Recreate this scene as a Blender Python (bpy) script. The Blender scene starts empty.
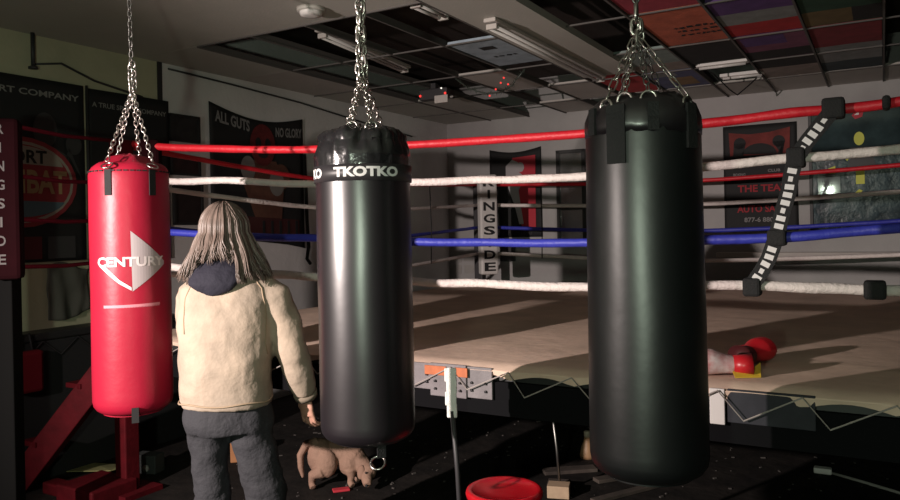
import bpy, bmesh, math, random
from mathutils import Vector, Matrix, noise
random.seed(7)
COL = bpy.context.scene.collection
PI = math.pi
S, C = 0.5, math.sqrt(0.75)

def W(u, v, z=0.0):
    """room axes -> world: u runs into the room along the left wall, v along the back wall"""
    return Vector((S*u + C*v, C*u - S*v, z))
RB = math.radians(-30)      # things facing the back wall: local x = v, local y = u
RL = math.radians(60)       # things on the left wall: local x = u, local y = into the wall

# ------------------------------------------------------------------ materials
MATS = {}
def mat(name, col, rough=0.6, metal=0.0, spec=0.5, bump=0.0, bscale=40.0, var=0.0, vscale=6.0, emit=None, estr=0.0,
        coat=0.0, col2=None, sharp=False, stretch=(1, 1, 1)):
    if name in MATS: return MATS[name]
    m = bpy.data.materials.new(name); m.use_nodes = True
    nt = m.node_tree; b = nt.nodes['Principled BSDF']
    b.inputs['Base Color'].default_value = (*col, 1)
    b.inputs['Roughness'].default_value = rough
    b.inputs['Metallic'].default_value = metal
    b.inputs['Specular IOR Level'].default_value = spec
    b.inputs['Coat Weight'].default_value = coat
    if emit:
        b.inputs['Emission Color'].default_value = (*emit, 1)
        b.inputs['Emission Strength'].default_value = estr
    tc = nt.nodes.new('ShaderNodeTexCoord')
    mp = nt.nodes.new('ShaderNodeMapping'); mp.inputs['Scale'].default_value = stretch
    nt.links.new(tc.outputs['Object'], mp.inputs['Vector'])
    if var > 0 or col2:
        n = nt.nodes.new('ShaderNodeTexNoise'); n.inputs['Scale'].default_value = vscale
        n.inputs['Detail'].default_value = 6; n.inputs['Roughness'].default_value = 0.6
        nt.links.new(mp.outputs['Vector'], n.inputs['Vector'])
        r = nt.nodes.new('ShaderNodeValToRGB')
        lo, hi = (0.48, 0.56) if sharp else (0.3, 0.7)
        r.color_ramp.elements[0].position = lo; r.color_ramp.elements[1].position = hi
        c2 = col2 if col2 else tuple(max(0, c*(1-var)) for c in col)
        r.color_ramp.elements[0].color = (*c2, 1); r.color_ramp.elements[1].color = (*col, 1)
        nt.links.new(n.outputs['Fac'], r.inputs['Fac'])
        nt.links.new(r.outputs['Color'], b.inputs['Base Color'])
    if bump > 0:
        n2 = nt.nodes.new('ShaderNodeTexNoise'); n2.inputs['Scale'].default_value = bscale
        n2.inputs['Detail'].default_value = 4
        nt.links.new(mp.outputs['Vector'], n2.inputs['Vector'])
        bp = nt.nodes.new('ShaderNodeBump'); bp.inputs['Strength'].default_value = bump
        bp.inputs['Distance'].default_value = 0.02
        nt.links.new(n2.outputs['Fac'], bp.inputs['Height'])
        nt.links.new(bp.outputs['Normal'], b.inputs['Normal'])
    MATS[name] = m
    return m

M_wall = mat('painted_block_wall', (.84, .82, .81), .8, bump=.15, bscale=25, var=.18, vscale=1.6)
M_olive = mat('olive_wall_paint', (.52, .50, .34), .8, bump=.15, bscale=25, var=.2, vscale=2)
M_ceil = mat('ceiling_board', (.50, .48, .44), .9, bump=.1, bscale=60, var=.12, vscale=1.5)
M_tilegrey = mat('grey_ceiling_tile', (.52, .48, .45), .9, bump=.2, bscale=90, var=.12, vscale=3)
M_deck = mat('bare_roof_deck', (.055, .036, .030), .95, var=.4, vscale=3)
M_floor = mat('black_rubber_floor', (.020, .016, .014), .85, spec=.2, bump=.5, bscale=14, col2=(.004, .0035, .0035), vscale=5)
M_black = mat('black_cloth', (.012, .012, .013), .8)
M_blackp = mat('black_paint', (.02, .02, .02), .5)
M_tbar = mat('ceiling_grid_metal', (.11, .10, .095), .8)
M_white = mat('white_paint', (.78, .75, .73), .55)
M_whiteprint = mat('white_print', (.72, .70, .70), .7)
M_greyprint = mat('grey_print', (.42, .39, .39), .6)
M_red = mat('red_vinyl', (.34, .010, .032), .42, spec=.35, bump=.08, bscale=18, var=.10, vscale=5)
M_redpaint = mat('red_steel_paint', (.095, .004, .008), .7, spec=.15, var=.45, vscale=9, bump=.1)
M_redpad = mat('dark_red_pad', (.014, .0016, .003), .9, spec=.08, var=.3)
M_redrope = mat('red_rope_tape', (.62, .012, .025), .5, bump=.25, bscale=30, var=.12, vscale=12)
M_whiterope = mat('white_rope_tape', (.78, .70, .67), .7, bump=.5, bscale=45, var=.16, vscale=14)
M_bluerope = mat('blue_rope_tape', (.035, .045, .42), .5, bump=.25, bscale=30, var=.12, vscale=12)
M_canvas = mat('ring_canvas', (.84, .62, .49), .9, bump=.3, bscale=7, var=.30, vscale=2.3)
M_vinyl = mat('black_vinyl', (.012, .009, .012), .34, spec=1.0, bump=.05, bscale=5, var=.25)
M_shiny = mat('crinkled_black_vinyl', (.014, .013, .015), .22, spec=1.0, bump=.45, bscale=9)
M_leather = mat('black_leather', (.006, .007, .008), .40, spec=.9, bump=.06, bscale=9, var=.3, vscale=7)
M_strap = mat('black_webbing', (.010, .010, .011), .8, bump=.3, bscale=150)
M_chain = mat('zinc_chain', (.62, .58, .55), .28, metal=1.0)
M_darkchain = mat('dull_chain', (.30, .29, .28), .4, metal=1.0)
M_dark = mat('dark_steel', (.035, .033, .036), .5)
M_greyboard = mat('grey_edge_board', (.22, .20, .21), .7, var=.35, vscale=9, bump=.2)
M_slate = mat('slate_edge_board', (.050, .050, .060), .8, spec=.1, var=.3, vscale=9)
M_orange = mat('orange_paint', (.55, .15, .05), .6, var=.3, vscale=20)
M_cord = mat('white_cord', (.55, .50, .47), .8)
M_stool = mat('red_stool_enamel', (.50, .008, .016), .22, spec=.6, var=.12, vscale=8)
M_wood = mat('pale_wood', (.50, .36, .24), .7, var=.3, vscale=12, stretch=(1, 8, 1))
M_board = mat('dark_floor_board', (.075, .058, .048), .8, var=.6, vscale=10)
M_paper = mat('dull_paper', (.42, .40, .38), .9, var=.2)
M_ypaper = mat('yellow_paper', (.34, .33, .14), .9, var=.3)

# ------------------------------------------------------------------ mesh builder
class MB:
    def __init__(s): s.v = []; s.f = []; s.m = []; s.sm = []
    def add(s, vs, fs, mi=0, smooth=False):
        o = len(s.v); s.v += [tuple(p) for p in vs]
        for f in fs: s.f.append(tuple(i+o for i in f)); s.m.append(mi); s.sm.append(smooth)
        return s
    def box(s, c, d, rot=None, mi=0, bev=0.0):
        bm = bmesh.new(); bmesh.ops.create_cube(bm, size=1)
        bmesh.ops.scale(bm, vec=d, verts=bm.verts)
        if bev > 0: bmesh.ops.bevel(bm, geom=bm.edges[:], offset=bev, segments=2, affect='EDGES', profile=.5)
        if rot is not None: bmesh.ops.rotate(bm, cent=(0, 0, 0), matrix=rot, verts=bm.verts)
        bmesh.ops.translate(bm, vec=c, verts=bm.verts)
        s.bm(bm, mi); bm.free(); return s
    def bm(s, bm, mi=0, smooth=False):
        bm.verts.index_update()
        return s.add([v.co for v in bm.verts], [[v.index for v in f.verts] for f in bm.faces], mi, smooth)
    def beam(s, a, b, w, h, mi=0, bev=0.0):
        a = Vector(a); b = Vector(b); d = b-a
        r = d.to_track_quat('X', 'Z').to_matrix()
        return s.box((a+b)/2, (d.length, w, h), r, mi, bev)
    def tube(s, pts, r, n=10, mi=0, closed=False, smooth=True, flat=1.0, up=None):
        pts = [Vector(p) for p in pts]; N = len(pts)
        rs = r if isinstance(r, (list, tuple)) else [r]*N
        vs = []; prev = None
        for i, p in enumerate(pts):
            if closed: t = pts[(i+1) % N]-pts[i-1]
            else: t = pts[min(i+1, N-1)]-pts[max(i-1, 0)]
            t.normalize()
            if prev is None:
                ref = Vector(up) if up else (Vector((0, 0, 1)) if abs(t.z) < .9 else Vector((0, 1, 0)))
                x = ref.cross(t).normalized()
            else:
                x = (prev - t*prev.dot(t)).normalized()
            prev = x; y = t.cross(x)
            for k in range(n):
                a = 2*PI*k/n
                vs.append(p + x*(math.cos(a)*rs[i]) + y*(math.sin(a)*rs[i]*flat))
        fs = []
        M = N if closed else N-1
        for i in range(M):
            j = (i+1) % N
            for k in range(n):
                fs.append((i*n+k, i*n+(k+1) % n, j*n+(k+1) % n, j*n+k))
        if not closed:
            fs.append(tuple(range(n-1, -1, -1))); fs.append(tuple((N-1)*n+k for k in range(n)))
        return s.add(vs, fs, mi, smooth)
    def loft(s, secs, n=24, mi=0, smooth=True, power=2.0):
        """secs: (cx, cy, cz, rx, ry) stacked closed rings, capped"""
        vs = []; fs = []
        for (cx, cy, cz, rx, ry) in secs:
            for k in range(n):
                a = 2*PI*k/n; ca, sa = math.cos(a), math.sin(a)
                e = 2.0/power
                vs.append((cx+rx*math.copysign(abs(ca)**e, ca), cy+ry*math.copysign(abs(sa)**e, sa), cz))
        for i in range(len(secs)-1):
            for k in range(n):
                fs.append((i*n+k, i*n+(k+1) % n, (i+1)*n+(k+1) % n, (i+1)*n+k))
        fs.append(tuple(range(n-1, -1, -1))); fs.append(tuple((len(secs)-1)*n+k for k in range(n)))
        return s.add(vs, fs, mi, smooth)
    def lathe(s, prof, n=48, mi=0, c=(0, 0, 0), fn=None):
        """prof: (r, z) bottom to top, capped"""
        vs = []; fs = []
        for (r, z) in prof:
            for k in range(n):
                a = 2*PI*k/n
                rr, zz = fn(r, z, a) if fn else (r, z)
                vs.append((c[0]+rr*math.cos(a), c[1]+rr*math.sin(a), c[2]+zz))
        for i in range(len(prof)-1):
            for k in range(n):
                fs.append((i*n+k, i*n+(k+1) % n, (i+1)*n+(k+1) % n, (i+1)*n+k))
        fs.append(tuple(range(n-1, -1, -1))); fs.append(tuple((len(prof)-1)*n+k for k in range(n)))
        return s.add(vs, fs, mi, True)
    def ball(s, c, r, mi=0, n=16, rot=None):
        r = r if isinstance(r, (tuple, list)) else (r, r, r)
        bm = bmesh.new(); bmesh.ops.create_uvsphere(bm, u_segments=n, v_segments=max(6, n//2), radius=1)
        bmesh.ops.scale(bm, vec=r, verts=bm.verts)
        if rot is not None: bmesh.ops.rotate(bm, cent=(0, 0, 0), matrix=rot, verts=bm.verts)
        bmesh.ops.translate(bm, vec=c, verts=bm.verts)
        s.bm(bm, mi, True); bm.free(); return s
    def poly(s, pts, fn, mi=0, th=0.0):
        """flat outline (x, z) pushed through fn(x, z, depth) -> point"""
        n = len(pts)
        vs = [fn(p[0], p[1], 0) for p in pts]
        s.add(vs, [tuple(range(n))], mi); return s
    def link(s, p, d, side, L, w, r, mi=0):
        d = Vector(d).normalized(); side = Vector(side).normalized()
        pts = []; h = L/2-w/2
        for k in range(6):
            a = -PI/2+PI*k/5; pts.append(Vector(p)+d*(h+math.cos(a)*w/2)+side*(math.sin(a)*w/2))
        for k in range(6):
            a = PI/2+PI*k/5; pts.append(Vector(p)+d*(-h+math.cos(a)*w/2)+side*(math.sin(a)*w/2))
        return s.tube(pts, r, 6, mi, closed=True)
    def chain(s, a, b, L, w, r, mi=0, seed=0):
        a = Vector(a); b = Vector(b); D = b-a; d = D.normalized()
        x = d.orthogonal().normalized(); y = d.cross(x)
        step = L-2*r-.001
        n = max(1, int(round(D.length/step)))
        rnd = random.Random(seed)
        for i in range(n):
            c = a+D*((i+.5)/n); q = rnd.uniform(-.35, .35)+(PI/2 if i % 2 else 0)+.6
            s.link(c, d, x*math.cos(q)+y*math.sin(q), L, w, r, mi)
        return s
    def build(s, name, mats, parent=None, loc=(0, 0, 0), rotz=0.0, **props):
        me = bpy.data.meshes.new(name); me.from_pydata(s.v, [], s.f)
        if not isinstance(mats, (list, tuple)): mats = [mats]
        for m in mats: me.materials.append(m)
        me.polygons.foreach_set('material_index', s.m)
        me.polygons.foreach_set('use_smooth', s.sm)
        me.update()
        o = bpy.data.objects.new(name, me); COL.objects.link(o)
        o.location = loc; o.rotation_euler = (0, 0, rotz)
        if parent: o.parent = parent
        for k, v in props.items(): o[k] = v
        return o

def thing(name, label, cat, loc=(0, 0, 0), rotz=0.0, group=None):
    o = bpy.data.objects.new(name, None); COL.objects.link(o)
    o.empty_display_size = .1
    o.location = loc; o.rotation_euler = (0, 0, rotz); o['label'] = label; o['category'] = cat
    if group: o['group'] = group
    return o
def tag(o, label, cat, group=None):
    o['label'] = label; o['category'] = cat
    if group: o['group'] = group
    return o
def structure(o): o['kind'] = 'structure'; return o

def text2d(body, w, h, off=0.0, shear=0.0):
    """outline text as flat mesh scaled to w x h, centred at origin -> verts (x, y), faces"""
    cu = bpy.data.curves.new('txt', 'FONT'); cu.body = body; cu.offset = off; cu.shear = shear
    cu.resolution_u = 3
    o = bpy.data.objects.new('txt', cu); COL.objects.link(o)
    dg = bpy.context.evaluated_depsgraph_get()
    me = bpy.data.meshes.new_from_object(o.evaluated_get(dg))
    vs = [v.co.copy() for v in me.vertices]; fs = [tuple(p.vertices) for p in me.polygons]
    bpy.data.objects.remove(o); bpy.data.curves.remove(cu); bpy.data.meshes.remove(me)
    x0 = min(v.x for v in vs); x1 = max(v.x for v in vs); y0 = min(v.y for v in vs); y1 = max(v.y for v in vs)
    return [((v.x-(x0+x1)/2)/(x1-x0)*w, (v.y-(y0+y1)/2)/(y1-y0)*h) for v in vs], fs
def put_text(mb, body, w, h, fn, mi=0, off=0.02, shear=0.0):
    vs, fs = text2d(body, w, h, off, shear)
    mb.add([fn(x, y) for x, y in vs], fs, mi)
def panel_fn(x0=0, z0=0, y=-.004):
    return lambda x, z, d=0: (x0+x, y, z0+z)

def slices(vs, fs, step, axis=0):
    """cut a flat mesh into strips so that it can be bent"""
    bm = bmesh.new(); bv = [bm.verts.new((x, y, 0)) for x, y in vs]
    for f in fs:
        try: bm.faces.new([bv[i] for i in f])
        except ValueError: pass
    lo = min(v[axis] for v in vs); hi = max(v[axis] for v in vs)
    t = lo+step
    no = (1, 0, 0) if axis == 0 else (0, 1, 0)
    while t < hi:
        co = (t, 0, 0) if axis == 0 else (0, t, 0)
        bmesh.ops.bisect_plane(bm, geom=bm.verts[:]+bm.edges[:]+bm.faces[:], plane_co=co, plane_no=no)
        t += step
    bm.verts.index_update()
    out = [(v.co.x, v.co.y) for v in bm.verts], [tuple(v.index for v in f.verts) for f in bm.faces]
    bm.free(); return out

def applied(o, mods):
    """evaluate modifiers into the mesh"""
    for typ, kw in mods:
        m = o.modifiers.new(typ.lower(), typ)
        for k, v in kw.items(): setattr(m, k, v)
    dg = bpy.context.evaluated_depsgraph_get(); dg.update()
    me = bpy.data.meshes.new_from_object(o.evaluated_get(dg))
    o.modifiers.clear(); o.data = me
    me.polygons.foreach_set('use_smooth', [True]*len(me.polygons)); me.update()
    return o
def wrinkle(o, amp, scale, seed=0.0, stretch=(1, 1, 1)):
    me = o.data
    nrm = [v.normal.copy() for v in me.vertices]
    for v, n in zip(me.vertices, nrm):
        p = Vector((v.co.x*stretch[0], v.co.y*stretch[1], v.co.z*stretch[2]))*scale+Vector((seed, seed*2, seed*3))
        q = noise.noise(p)+.5*noise.noise(p*2.1)
        v.co += n*amp*q
    me.update()

# ================================================================== ROOM
UB, VL, ZC = 8.46, -4.90, 2.90
UF, VR, ZD = -3.2, 3.2, 3.35
def slab(name, u0, u1, v0, v1, z0, z1, m):
    mb = MB(); mb.box(((v0+v1)/2, (u0+u1)/2, (z0+z1)/2), (v1-v0, u1-u0, z1-z0))
    return structure(mb.build(name, m, rotz=RB))
slab('floor', UF, UB, VL, VR, -.1, 0, M_floor)
slab('wall_back', UB, UB+.12, VL-.12, VR+.12, 0, ZD, mat('lamp_darkened_wall', (.43, .415, .41), .8, bump=.15, bscale=25, var=.18, vscale=1.6))  # copy of the wall paint, darkened to hold down lamp light and bounce
slab('wall_right', UF, UB, VR, VR+.12, 0, ZD, M_black)
slab('wall_front', UF-.12, UF, VL-.12, VR+.12, 0, ZD, M_black)
wl = MB()
wl.box((VL-.06, (UF+3.97)/2, ZD/2), (.12, 3.97-UF, ZD), mi=1)
wl.box((VL-.06, (3.97+UB)/2, ZD/2), (.12, UB-3.97, ZD), mi=0)
structure(wl.build('wall_left', [M_wall, M_olive], rotz=RB))
slab('trim_1', 3.95, 3.99, VL, VL+.012, 0, ZC, M_dark)

# ceiling: deck above, boards where the grid is filled, grid bars
ce = MB()
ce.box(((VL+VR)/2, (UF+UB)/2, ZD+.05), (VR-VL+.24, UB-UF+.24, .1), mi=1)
def fill(u0, u1, v0, v1, mi=0, z=ZC, th=.02):
    ce.box(((v0+v1)/2, (u0+u1)/2, z+th/2), (v1-v0-.006, u1-u0-.006, th), mi=mi)
UL = [2.97, 3.79, 4.80, 5.83, 6.75, 7.65, UB]
VLn = [-4.9, -4.26, -3.73, -3.25, -2.78, -2.34, -1.88, -1.41, -.94, -.45, .03, .50, .97]
fill(UF, 3.79, VL, -2.34)                         # plain board over the near left
fill(UF, 2.97, -2.34, VR, 2)
fill(3.79, 4.80, VL, -4.26)
fill(4.80, 5.83, VL, -4.26, 2)
for i, (a, b) in enumerate(zip(UL[3:-1], UL[4:])):
    fill(a, b, VL, -4.26, 0)
fill(7.65, UB, -4.26, -3.73, 0); fill(7.65, UB, -3.25, -2.78, 2); fill(6.75, 7.65, -4.26, -3.73, 0)
fill(7.65, UB, -2.34, -1.41, 0); fill(6.75, 7.65, -2.78, -2.34, 2); fill(5.83, 6.75, -3.25, -2.78, 2)
fill(2.97, 6.45, -2.30, -1.83, 0, ZC-.03, .05)    # pale filled strip that carries the tube light
fill(7.65, UB, -.94, .97, 2)
fill(5.83, UB, .50, VR, 2); fill(2.97, 5.83, 1.45, VR, 2)
fill(7.65, UB, -1.41, -.94, 0)
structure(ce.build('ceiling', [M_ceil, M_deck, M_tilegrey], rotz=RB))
gr = MB()
for v in VLn[1:]:
    u0 = 3.79 if v < -2.4 else 2.97
    if v == -4.26: u0 = 3.79
    gr.box((v, (u0+UB)/2, ZC-.006), (.015, UB-u0, .012))
    gr.box((v, (u0+UB)/2, ZC+.02), (.005, UB-u0, .04))
for u in UL[1:-1]:
    v0 = -4.26 if u < 5 else VL
    gr.box(((v0+1.0)/2, u, ZC-.004), (1.0-v0, .015, .010))
structure(gr.build('trim_2', M_tbar, rotz=RB))

# painted tiles: each lifts out on its own
def tile(u0, u1, v0, v1, label, base, bands=(), scribble=None, letters=None, bar=None):
    """bands: (ua, ub, va, vb, material) painted areas on the underside"""
    mats = [base]; mb = MB()
    cu, cv = (u0+u1)/2, (v0+v1)/2
    mb.box((0, 0, .012), (v1-v0-.024, u1-u0-.024, .02))
    def mi(m):
        if m not in mats: mats.append(m)
        return mats.index(m)
    for (ua, ub, va, vb, m) in bands:
        k = 5; top = []; bot = []
        for i in range(k+1):
            t = i/k
            top.append((va+(vb-va)*t-cv, ub-cu+.02*noise.noise(Vector((t*3, ub*9, va*5)))))
            bot.append((va+(vb-va)*t-cv, ua-cu+.02*noise.noise(Vector((t*3, ua*9, va*5)))))
        for i in range(k):
            mb.add([(*bot[i], .0008), (*bot[i+1], .0008), (*top[i+1], .0008), (*top[i], .0008)], [(3, 2, 1, 0)], mi(m))
    if scribble:
        m, rows, cu2, cv2, w = scribble
        rnd = random.Random(int(abs(u0*100+v0*10)))
        for rw in range(rows):
            x = cv2-w/2
            while x < cv2+w/2:
                l = rnd.uniform(.02, .055); hh = rnd.uniform(.025, .05)
                y = cu2+(rw-(rows-1)/2)*.11+rnd.uniform(-.01, .01)
                mb.box((x+l/2-cv, y-cu, -.0005), (l*.8, hh, .001), Matrix.Rotation(rnd.uniform(-.5, .5), 3, 'Z'), mi(m))
                x += l+rnd.uniform(.004, .02)
    o = mb.build('ceiling_tile', mats, loc=W(cu, cv, ZC+.0015), rotz=RB)
    return tag(o, label, 'ceiling tile', 'painted ceiling tiles')
P = lambda n, c: mat('tile_paint_'+n, c, .85, var=.35, vscale=7, bump=.1)
p_or = P('orange', (.62, .15, .085)); p_pk = P('pink', (.42, .05, .08)); p_pu = P('purple', (.13, .06, .22))
p_gt = P('grey_teal', (.28, .29, .29)); p_rd = P('red', (.55, .03, .035)); p_mv = P('mauve', (.24, .075, .14))
p_bk = P('black', (.02, .018, .018)); p_gn = P('green', (.03, .085, .05)); p_br = P('brown', (.20, .14, .06))
p_ma = P('maroon', (.28, .035, .045)); p_te = P('dark_teal', (.06, .08, .09)); p_bl = P('pale_blue', (.42, .50, .58))
p_oc = P('ochre', (.32, .20, .09)); p_bu = P('blue', (.12, .13, .25)); p_tl = P('teal', (.27, .33, .31)); p_bg = P('beige', (.34, .28, .25))
tile(4.80, 5.83, -1.41, -.94, 'orange ceiling tile with dark brush lettering, above the large black bag chain', p_or,
     scribble=(p_bk, 3, 5.42, -1.10, .27))
tile(3.79, 4.80, -1.41, -.94, 'pink painted ceiling tile at the picture top beside the orange one', p_pk)
tile(4.80, 5.83, -.94, -.45, 'ceiling tile painted in purple, grey and red bands', p_pu,
     bands=[(5.16, 5.45, -.93, -.46, p_gt), (5.45, 5.80, -.93, -.46, p_rd)])
tile(5.83, 6.75, -.94, -.45, 'mauve and purple ceiling tile with a black far end', p_mv,
     bands=[(5.9, 6.2, -.90, -.6, p_pu), (6.42, 6.73, -.93, -.46, p_bk)])
tile(6.75, 7.65, -.94, -.45, 'black and beige ceiling tile next to the back wall', p_bk,
     bands=[(7.15, 7.64, -.93, -.46, p_bg)])
tile(4.80, 5.83, -.45, .03, 'dark green ceiling tile with an ochre and black corner', p_gn,
     bands=[(5.42, 5.80, -.44, -.15, p_br), (5.42, 5.80, -.15, .02, p_bk)])
tile(5.83, 6.75, -.45, .03, 'maroon ceiling tile ending in a grey band, right of the mauve tile', p_ma,
     bands=[(6.55, 6.74, -.44, .02, p_gt)])
tile(6.75, 7.65, -.45, .03, 'grey ceiling tile with a dark teal end beside the mirror wall', p_gt,
     bands=[(7.2, 7.64, -.44, .02, p_te)])
tile(4.80, 5.70, -2.78, -2.34, 'pale blue ceiling tile with small dark emblem and black lettering', p_bl,
     scribble=(p_bk, 1, 5.35, -2.55, .2), bands=[(5.02, 5.12, -2.62, -2.50, p_bk)])
tile(6.45, 7.65, -2.31, -1.88, 'small red ceiling tile behind the pale tube light strip', p_rd)
tile(5.83, 6.75, -1.88, -1.41, 'teal grey ceiling tile behind the large black bag chain', p_tl,
     bands=[(6.4, 6.72, -1.86, -1.43, p_bg)])
tile(6.75, 7.65, -1.88, -1.41, 'ceiling tile painted with blue and ochre patches', p_bu,
     bands=[(7.1, 7.5, -1.7, -1.5, p_oc), (6.8, 7.0, -1.85, -1.6, p_gt)])
tile(5.83, 6.60, -1.41, -.94, 'matt black ceiling tile beyond the orange tile', p_bk)

# smoke detector
t = thing('smoke_detector', 'round white smoke detector on the plain ceiling', 'smoke detector', W(3.53, -2.98, ZC), RB)
MB().lathe([(.035, -.05), (.062, -.045), (.068, -.03), (.068, -.022)], 32).build('sensor_cap', M_white, t)
MB().lathe([(.082, -.022), (.085, -.016), (.085, 0)], 32).build('base_ring', mat('cream_plastic', (.5, .48, .44), .5), t)

# tube light on the pale ceiling strip
M_tube = mat('unlit_tube', (.62, .6, .58), .25)
def strip_light(u0, u1, v, z, label, dv=0.0):
    t = thing('fluorescent_light', label, 'ceiling light', W((u0+u1)/2, v, z), RB)
    L = u1-u0
    MB().beam((-dv/2, -L/2, .025), (dv/2, L/2, .025), .085, .026, bev=.006).build('housing', M_tilegrey, t)
    for s in (-.026, .026):
        MB().tube([(s-dv/2, -L/2+.05, -.016), (s+dv/2, L/2-.05, -.016)], .011, 10).build('tube_lamp', M_tube, t)
    for e in (-1, 1):
        MB().box((e*dv/2, e*(L/2-.035), -.012), (.075, .022, .034), bev=.004).build('end_socket', M_tilegrey, t)
strip_light(4.22, 6.40, -2.12, ZC-.070, 'long unlit tube light fixed along the pale ceiling strip')
strip_light(4.15, 5.55, -3.52, ZC+.05, 'unlit strip light inside the dark ceiling opening behind the middle chain', -.18)
strip_light(3.85, 4.25, -2.45, ZC+.03, 'small white fixture end at the picture top left of the pale strip')
for (u, v, l, lab) in ((6.75, -1.17, .42, 'pale lamp bar crossing the ceiling opening beyond the orange tile'),
                       (7.35, -1.10, .38, 'pale lamp bar nearest the back wall over the dark poster')):
    t = thing('lamp_bar', lab, 'ceiling light', W(u, v, ZC), RB)
    MB().box((0, 0, .012), (l, .10, .03), bev=.005).build('housing', M_white, t)
    MB().tube([(-l/2+.02, 0, -.012), (l/2-.02, 0, -.012)], .012).build('tube_lamp', M_tube, t)
w = MB().tube([W(6.7, -1.35, ZC+.02), W(7.0, -1.28, ZC-.03), W(7.3, -1.2, ZC-.13), W(7.45, -1.16, ZC-.16), W(7.5, -1.05, ZC-.06), W(7.55, -1.0, ZC)], .006, 6)
tag(w.build('loose_wire', M_black), 'loose black wire hanging in a loop by the lamp bars', 'wire')

# red glowing emergency light and the garland of red bulbs
M_led = mat('red_led', (.5, .02, .02), .3, emit=(1, .06, .05), estr=1.0)
M_ledw = mat('white_led', (.6, .6, .5), .3, emit=(1, .95, .85), estr=1.2)
t = thing('emergency_light', 'emergency light with two red glowing dots under the dark ceiling', 'emergency light', W(6.0, -3.60, ZC-.16), RB)
MB().box((0, 0, .06), (.30, .07, .10), bev=.01).build('case', M_dark, t)
MB().box((.10, -.05, -.0), (.14, .015, .07), bev=.004).build('tag_plate', M_tilegrey, t)
MB().box((0, 0, .135), (.05, .05, .05)).build('ceiling_bracket', M_dark, t)
for x in (-.13, .14): MB().ball((x, -.045, .05), .012, n=10).build('led', M_led, t)
MB().ball((.10, -.045, .10), .008, n=8).build('white_led', M_ledw, t)
t = thing('garland', 'dark tinsel garland with a few red bulbs drooping under the blue tile', 'garland', W(5.9, -2.9, ZC), RB)
gp = [(-.42, .0, .0), (-.30, .02, -.10), (-.15, .03, -.16), (0, .04, -.17), (.12, .02, -.13), (.22, 0, -.05), (.27, 0, .0)]
rnd = random.Random(3); g = MB(); g.tube(gp, .006, 6)
for i in range(240):
    q = rnd.random()*(len(gp)-1.001); k = int(q); p = Vector(gp[k]).lerp(Vector(gp[k+1]), q-k)
    d = Vector((rnd.gauss(0, 1), rnd.gauss(0, 1), rnd.gauss(0, 1))).normalized()*rnd.uniform(.02, .05)
    sd = d.orthogonal().normalized()*.003
    g.add([p-sd, p+sd, p+d], [(0, 1, 2)])
g.build('tinsel', mat('dark_tinsel', (.05, .06, .05), .35), t)
for (x, z) in ((.05, -.10), (.0, -.15), (-.06, -.20), (.08, -.06), (.12, -.12)):
    MB().ball((x, -.03, z), .009, n=8).build('bulb', M_led, t)

# wall cables
tag(MB().tube([W(4.05, VL+.012, 2.86), W(4.7, VL+.012, 2.84), W(5.6, VL+.012, 2.80), W(6.6, VL+.012, 2.72), W(7.6, VL+.012, 2.66)], .008, 6)
    .build('wall_cable', M_dark), 'thin dark cable sagging along the upper left wall', 'cable')
tag(MB().tube([W(UB-.012, -1.6, 2.66), W(UB-.012, -1.2, 2.68), W(UB-.012, -.9, 2.70), W(UB-.012, -.78, 2.66)], .007, 6)
    .build('wall_cable', M_dark), 'thin dark cable along the back wall above the poster', 'cable')
tag(MB().tube([W(2.95, VL+.015, 2.70), W(3.15, VL+.015, 2.74), W(3.4, VL+.015, 2.66), W(3.8, VL+.015, 2.60)], .008, 6)
    .build('wall_cable', M_dark), 'thin dark cable above the black banners on olive wall', 'cable')
t = thing('wall_bracket', 'dark pipe bracket under the ceiling above the oval logo banner', 'bracket', W(2.93, VL, 2.68), RL)
MB().tube([(0, -.05, 0), (0, -.05, .22)], .013, 10).build('pipe', M_dark, t)
MB().lathe([(.030, 0), (.030, .014), (.015, .02)], 20, c=(0, -.05, -.02)).build('flange', M_dark, t)

# ================================================================== BANNERS AND POSTERS
M_ban = mat('black_banner', (.012, .012, .013), .75, bump=.15, bscale=5)
M_fig = mat('dim_grey_print', (.045, .043, .045), .8)
M_oval = mat('oval_red', (.30, .03, .04), .7); M_ovaly = mat('oval_yellow', (.42, .26, .13), .7)
M_ovalb = mat('oval_blue', (.10, .16, .20), .7); M_ovalw = mat('oval_cream', (.36, .32, .27), .7)
def cloth(mb, w, h, y=-.012, amp=.006, nx=20, nz=20, top=None, bot=None, th=.004, mi=0):
    """hanging sheet: x -w/2..w/2, z 0..h with own thickness"""
    def pt(i, j, d):
        t, q = i/nx, j/nz
        z0 = bot(t) if bot else 0.0; z1 = h+(top(t) if top else 0.0)
        return (-w/2+w*t, y-d+amp*noise.noise(Vector((t*4, q*2.5, w))), z0+(z1-z0)*q)
    vs = [pt(i, j, 0) for j in range(nz+1) for i in range(nx+1)]+[pt(i, j, th) for j in range(nz+1) for i in range(nx+1)]
    o = (nx+1)*(nz+1); R = nx+1; fs = []
    for j in range(nz):
        for i in range(nx):
            a = j*R+i
            fs.append((a, a+R, a+R+1, a+1)); fs.append((o+a, o+a+1, o+a+R+1, o+a+R))
    for j in range(nz):
        a = j*R; fs.append((a, o+a, o+a+R, a+R)); a = j*R+nx; fs.append((a, a+R, o+a+R, o+a))
    for i in range(nx):
        a = i; fs.append((a, a+1, o+a+1, o+a)); a = nz*R+i; fs.append((a, o+a, o+a+1, a+1))
    mb.add(vs, fs, mi, True)
def ell(cx, cz, rx, rz, n=28, a0=0, a1=2*PI):
    return [(cx+rx*math.cos(a0+(a1-a0)*k/n), cz+rz*math.sin(a0+(a1-a0)*k/n)) for k in range(n)]
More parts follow.
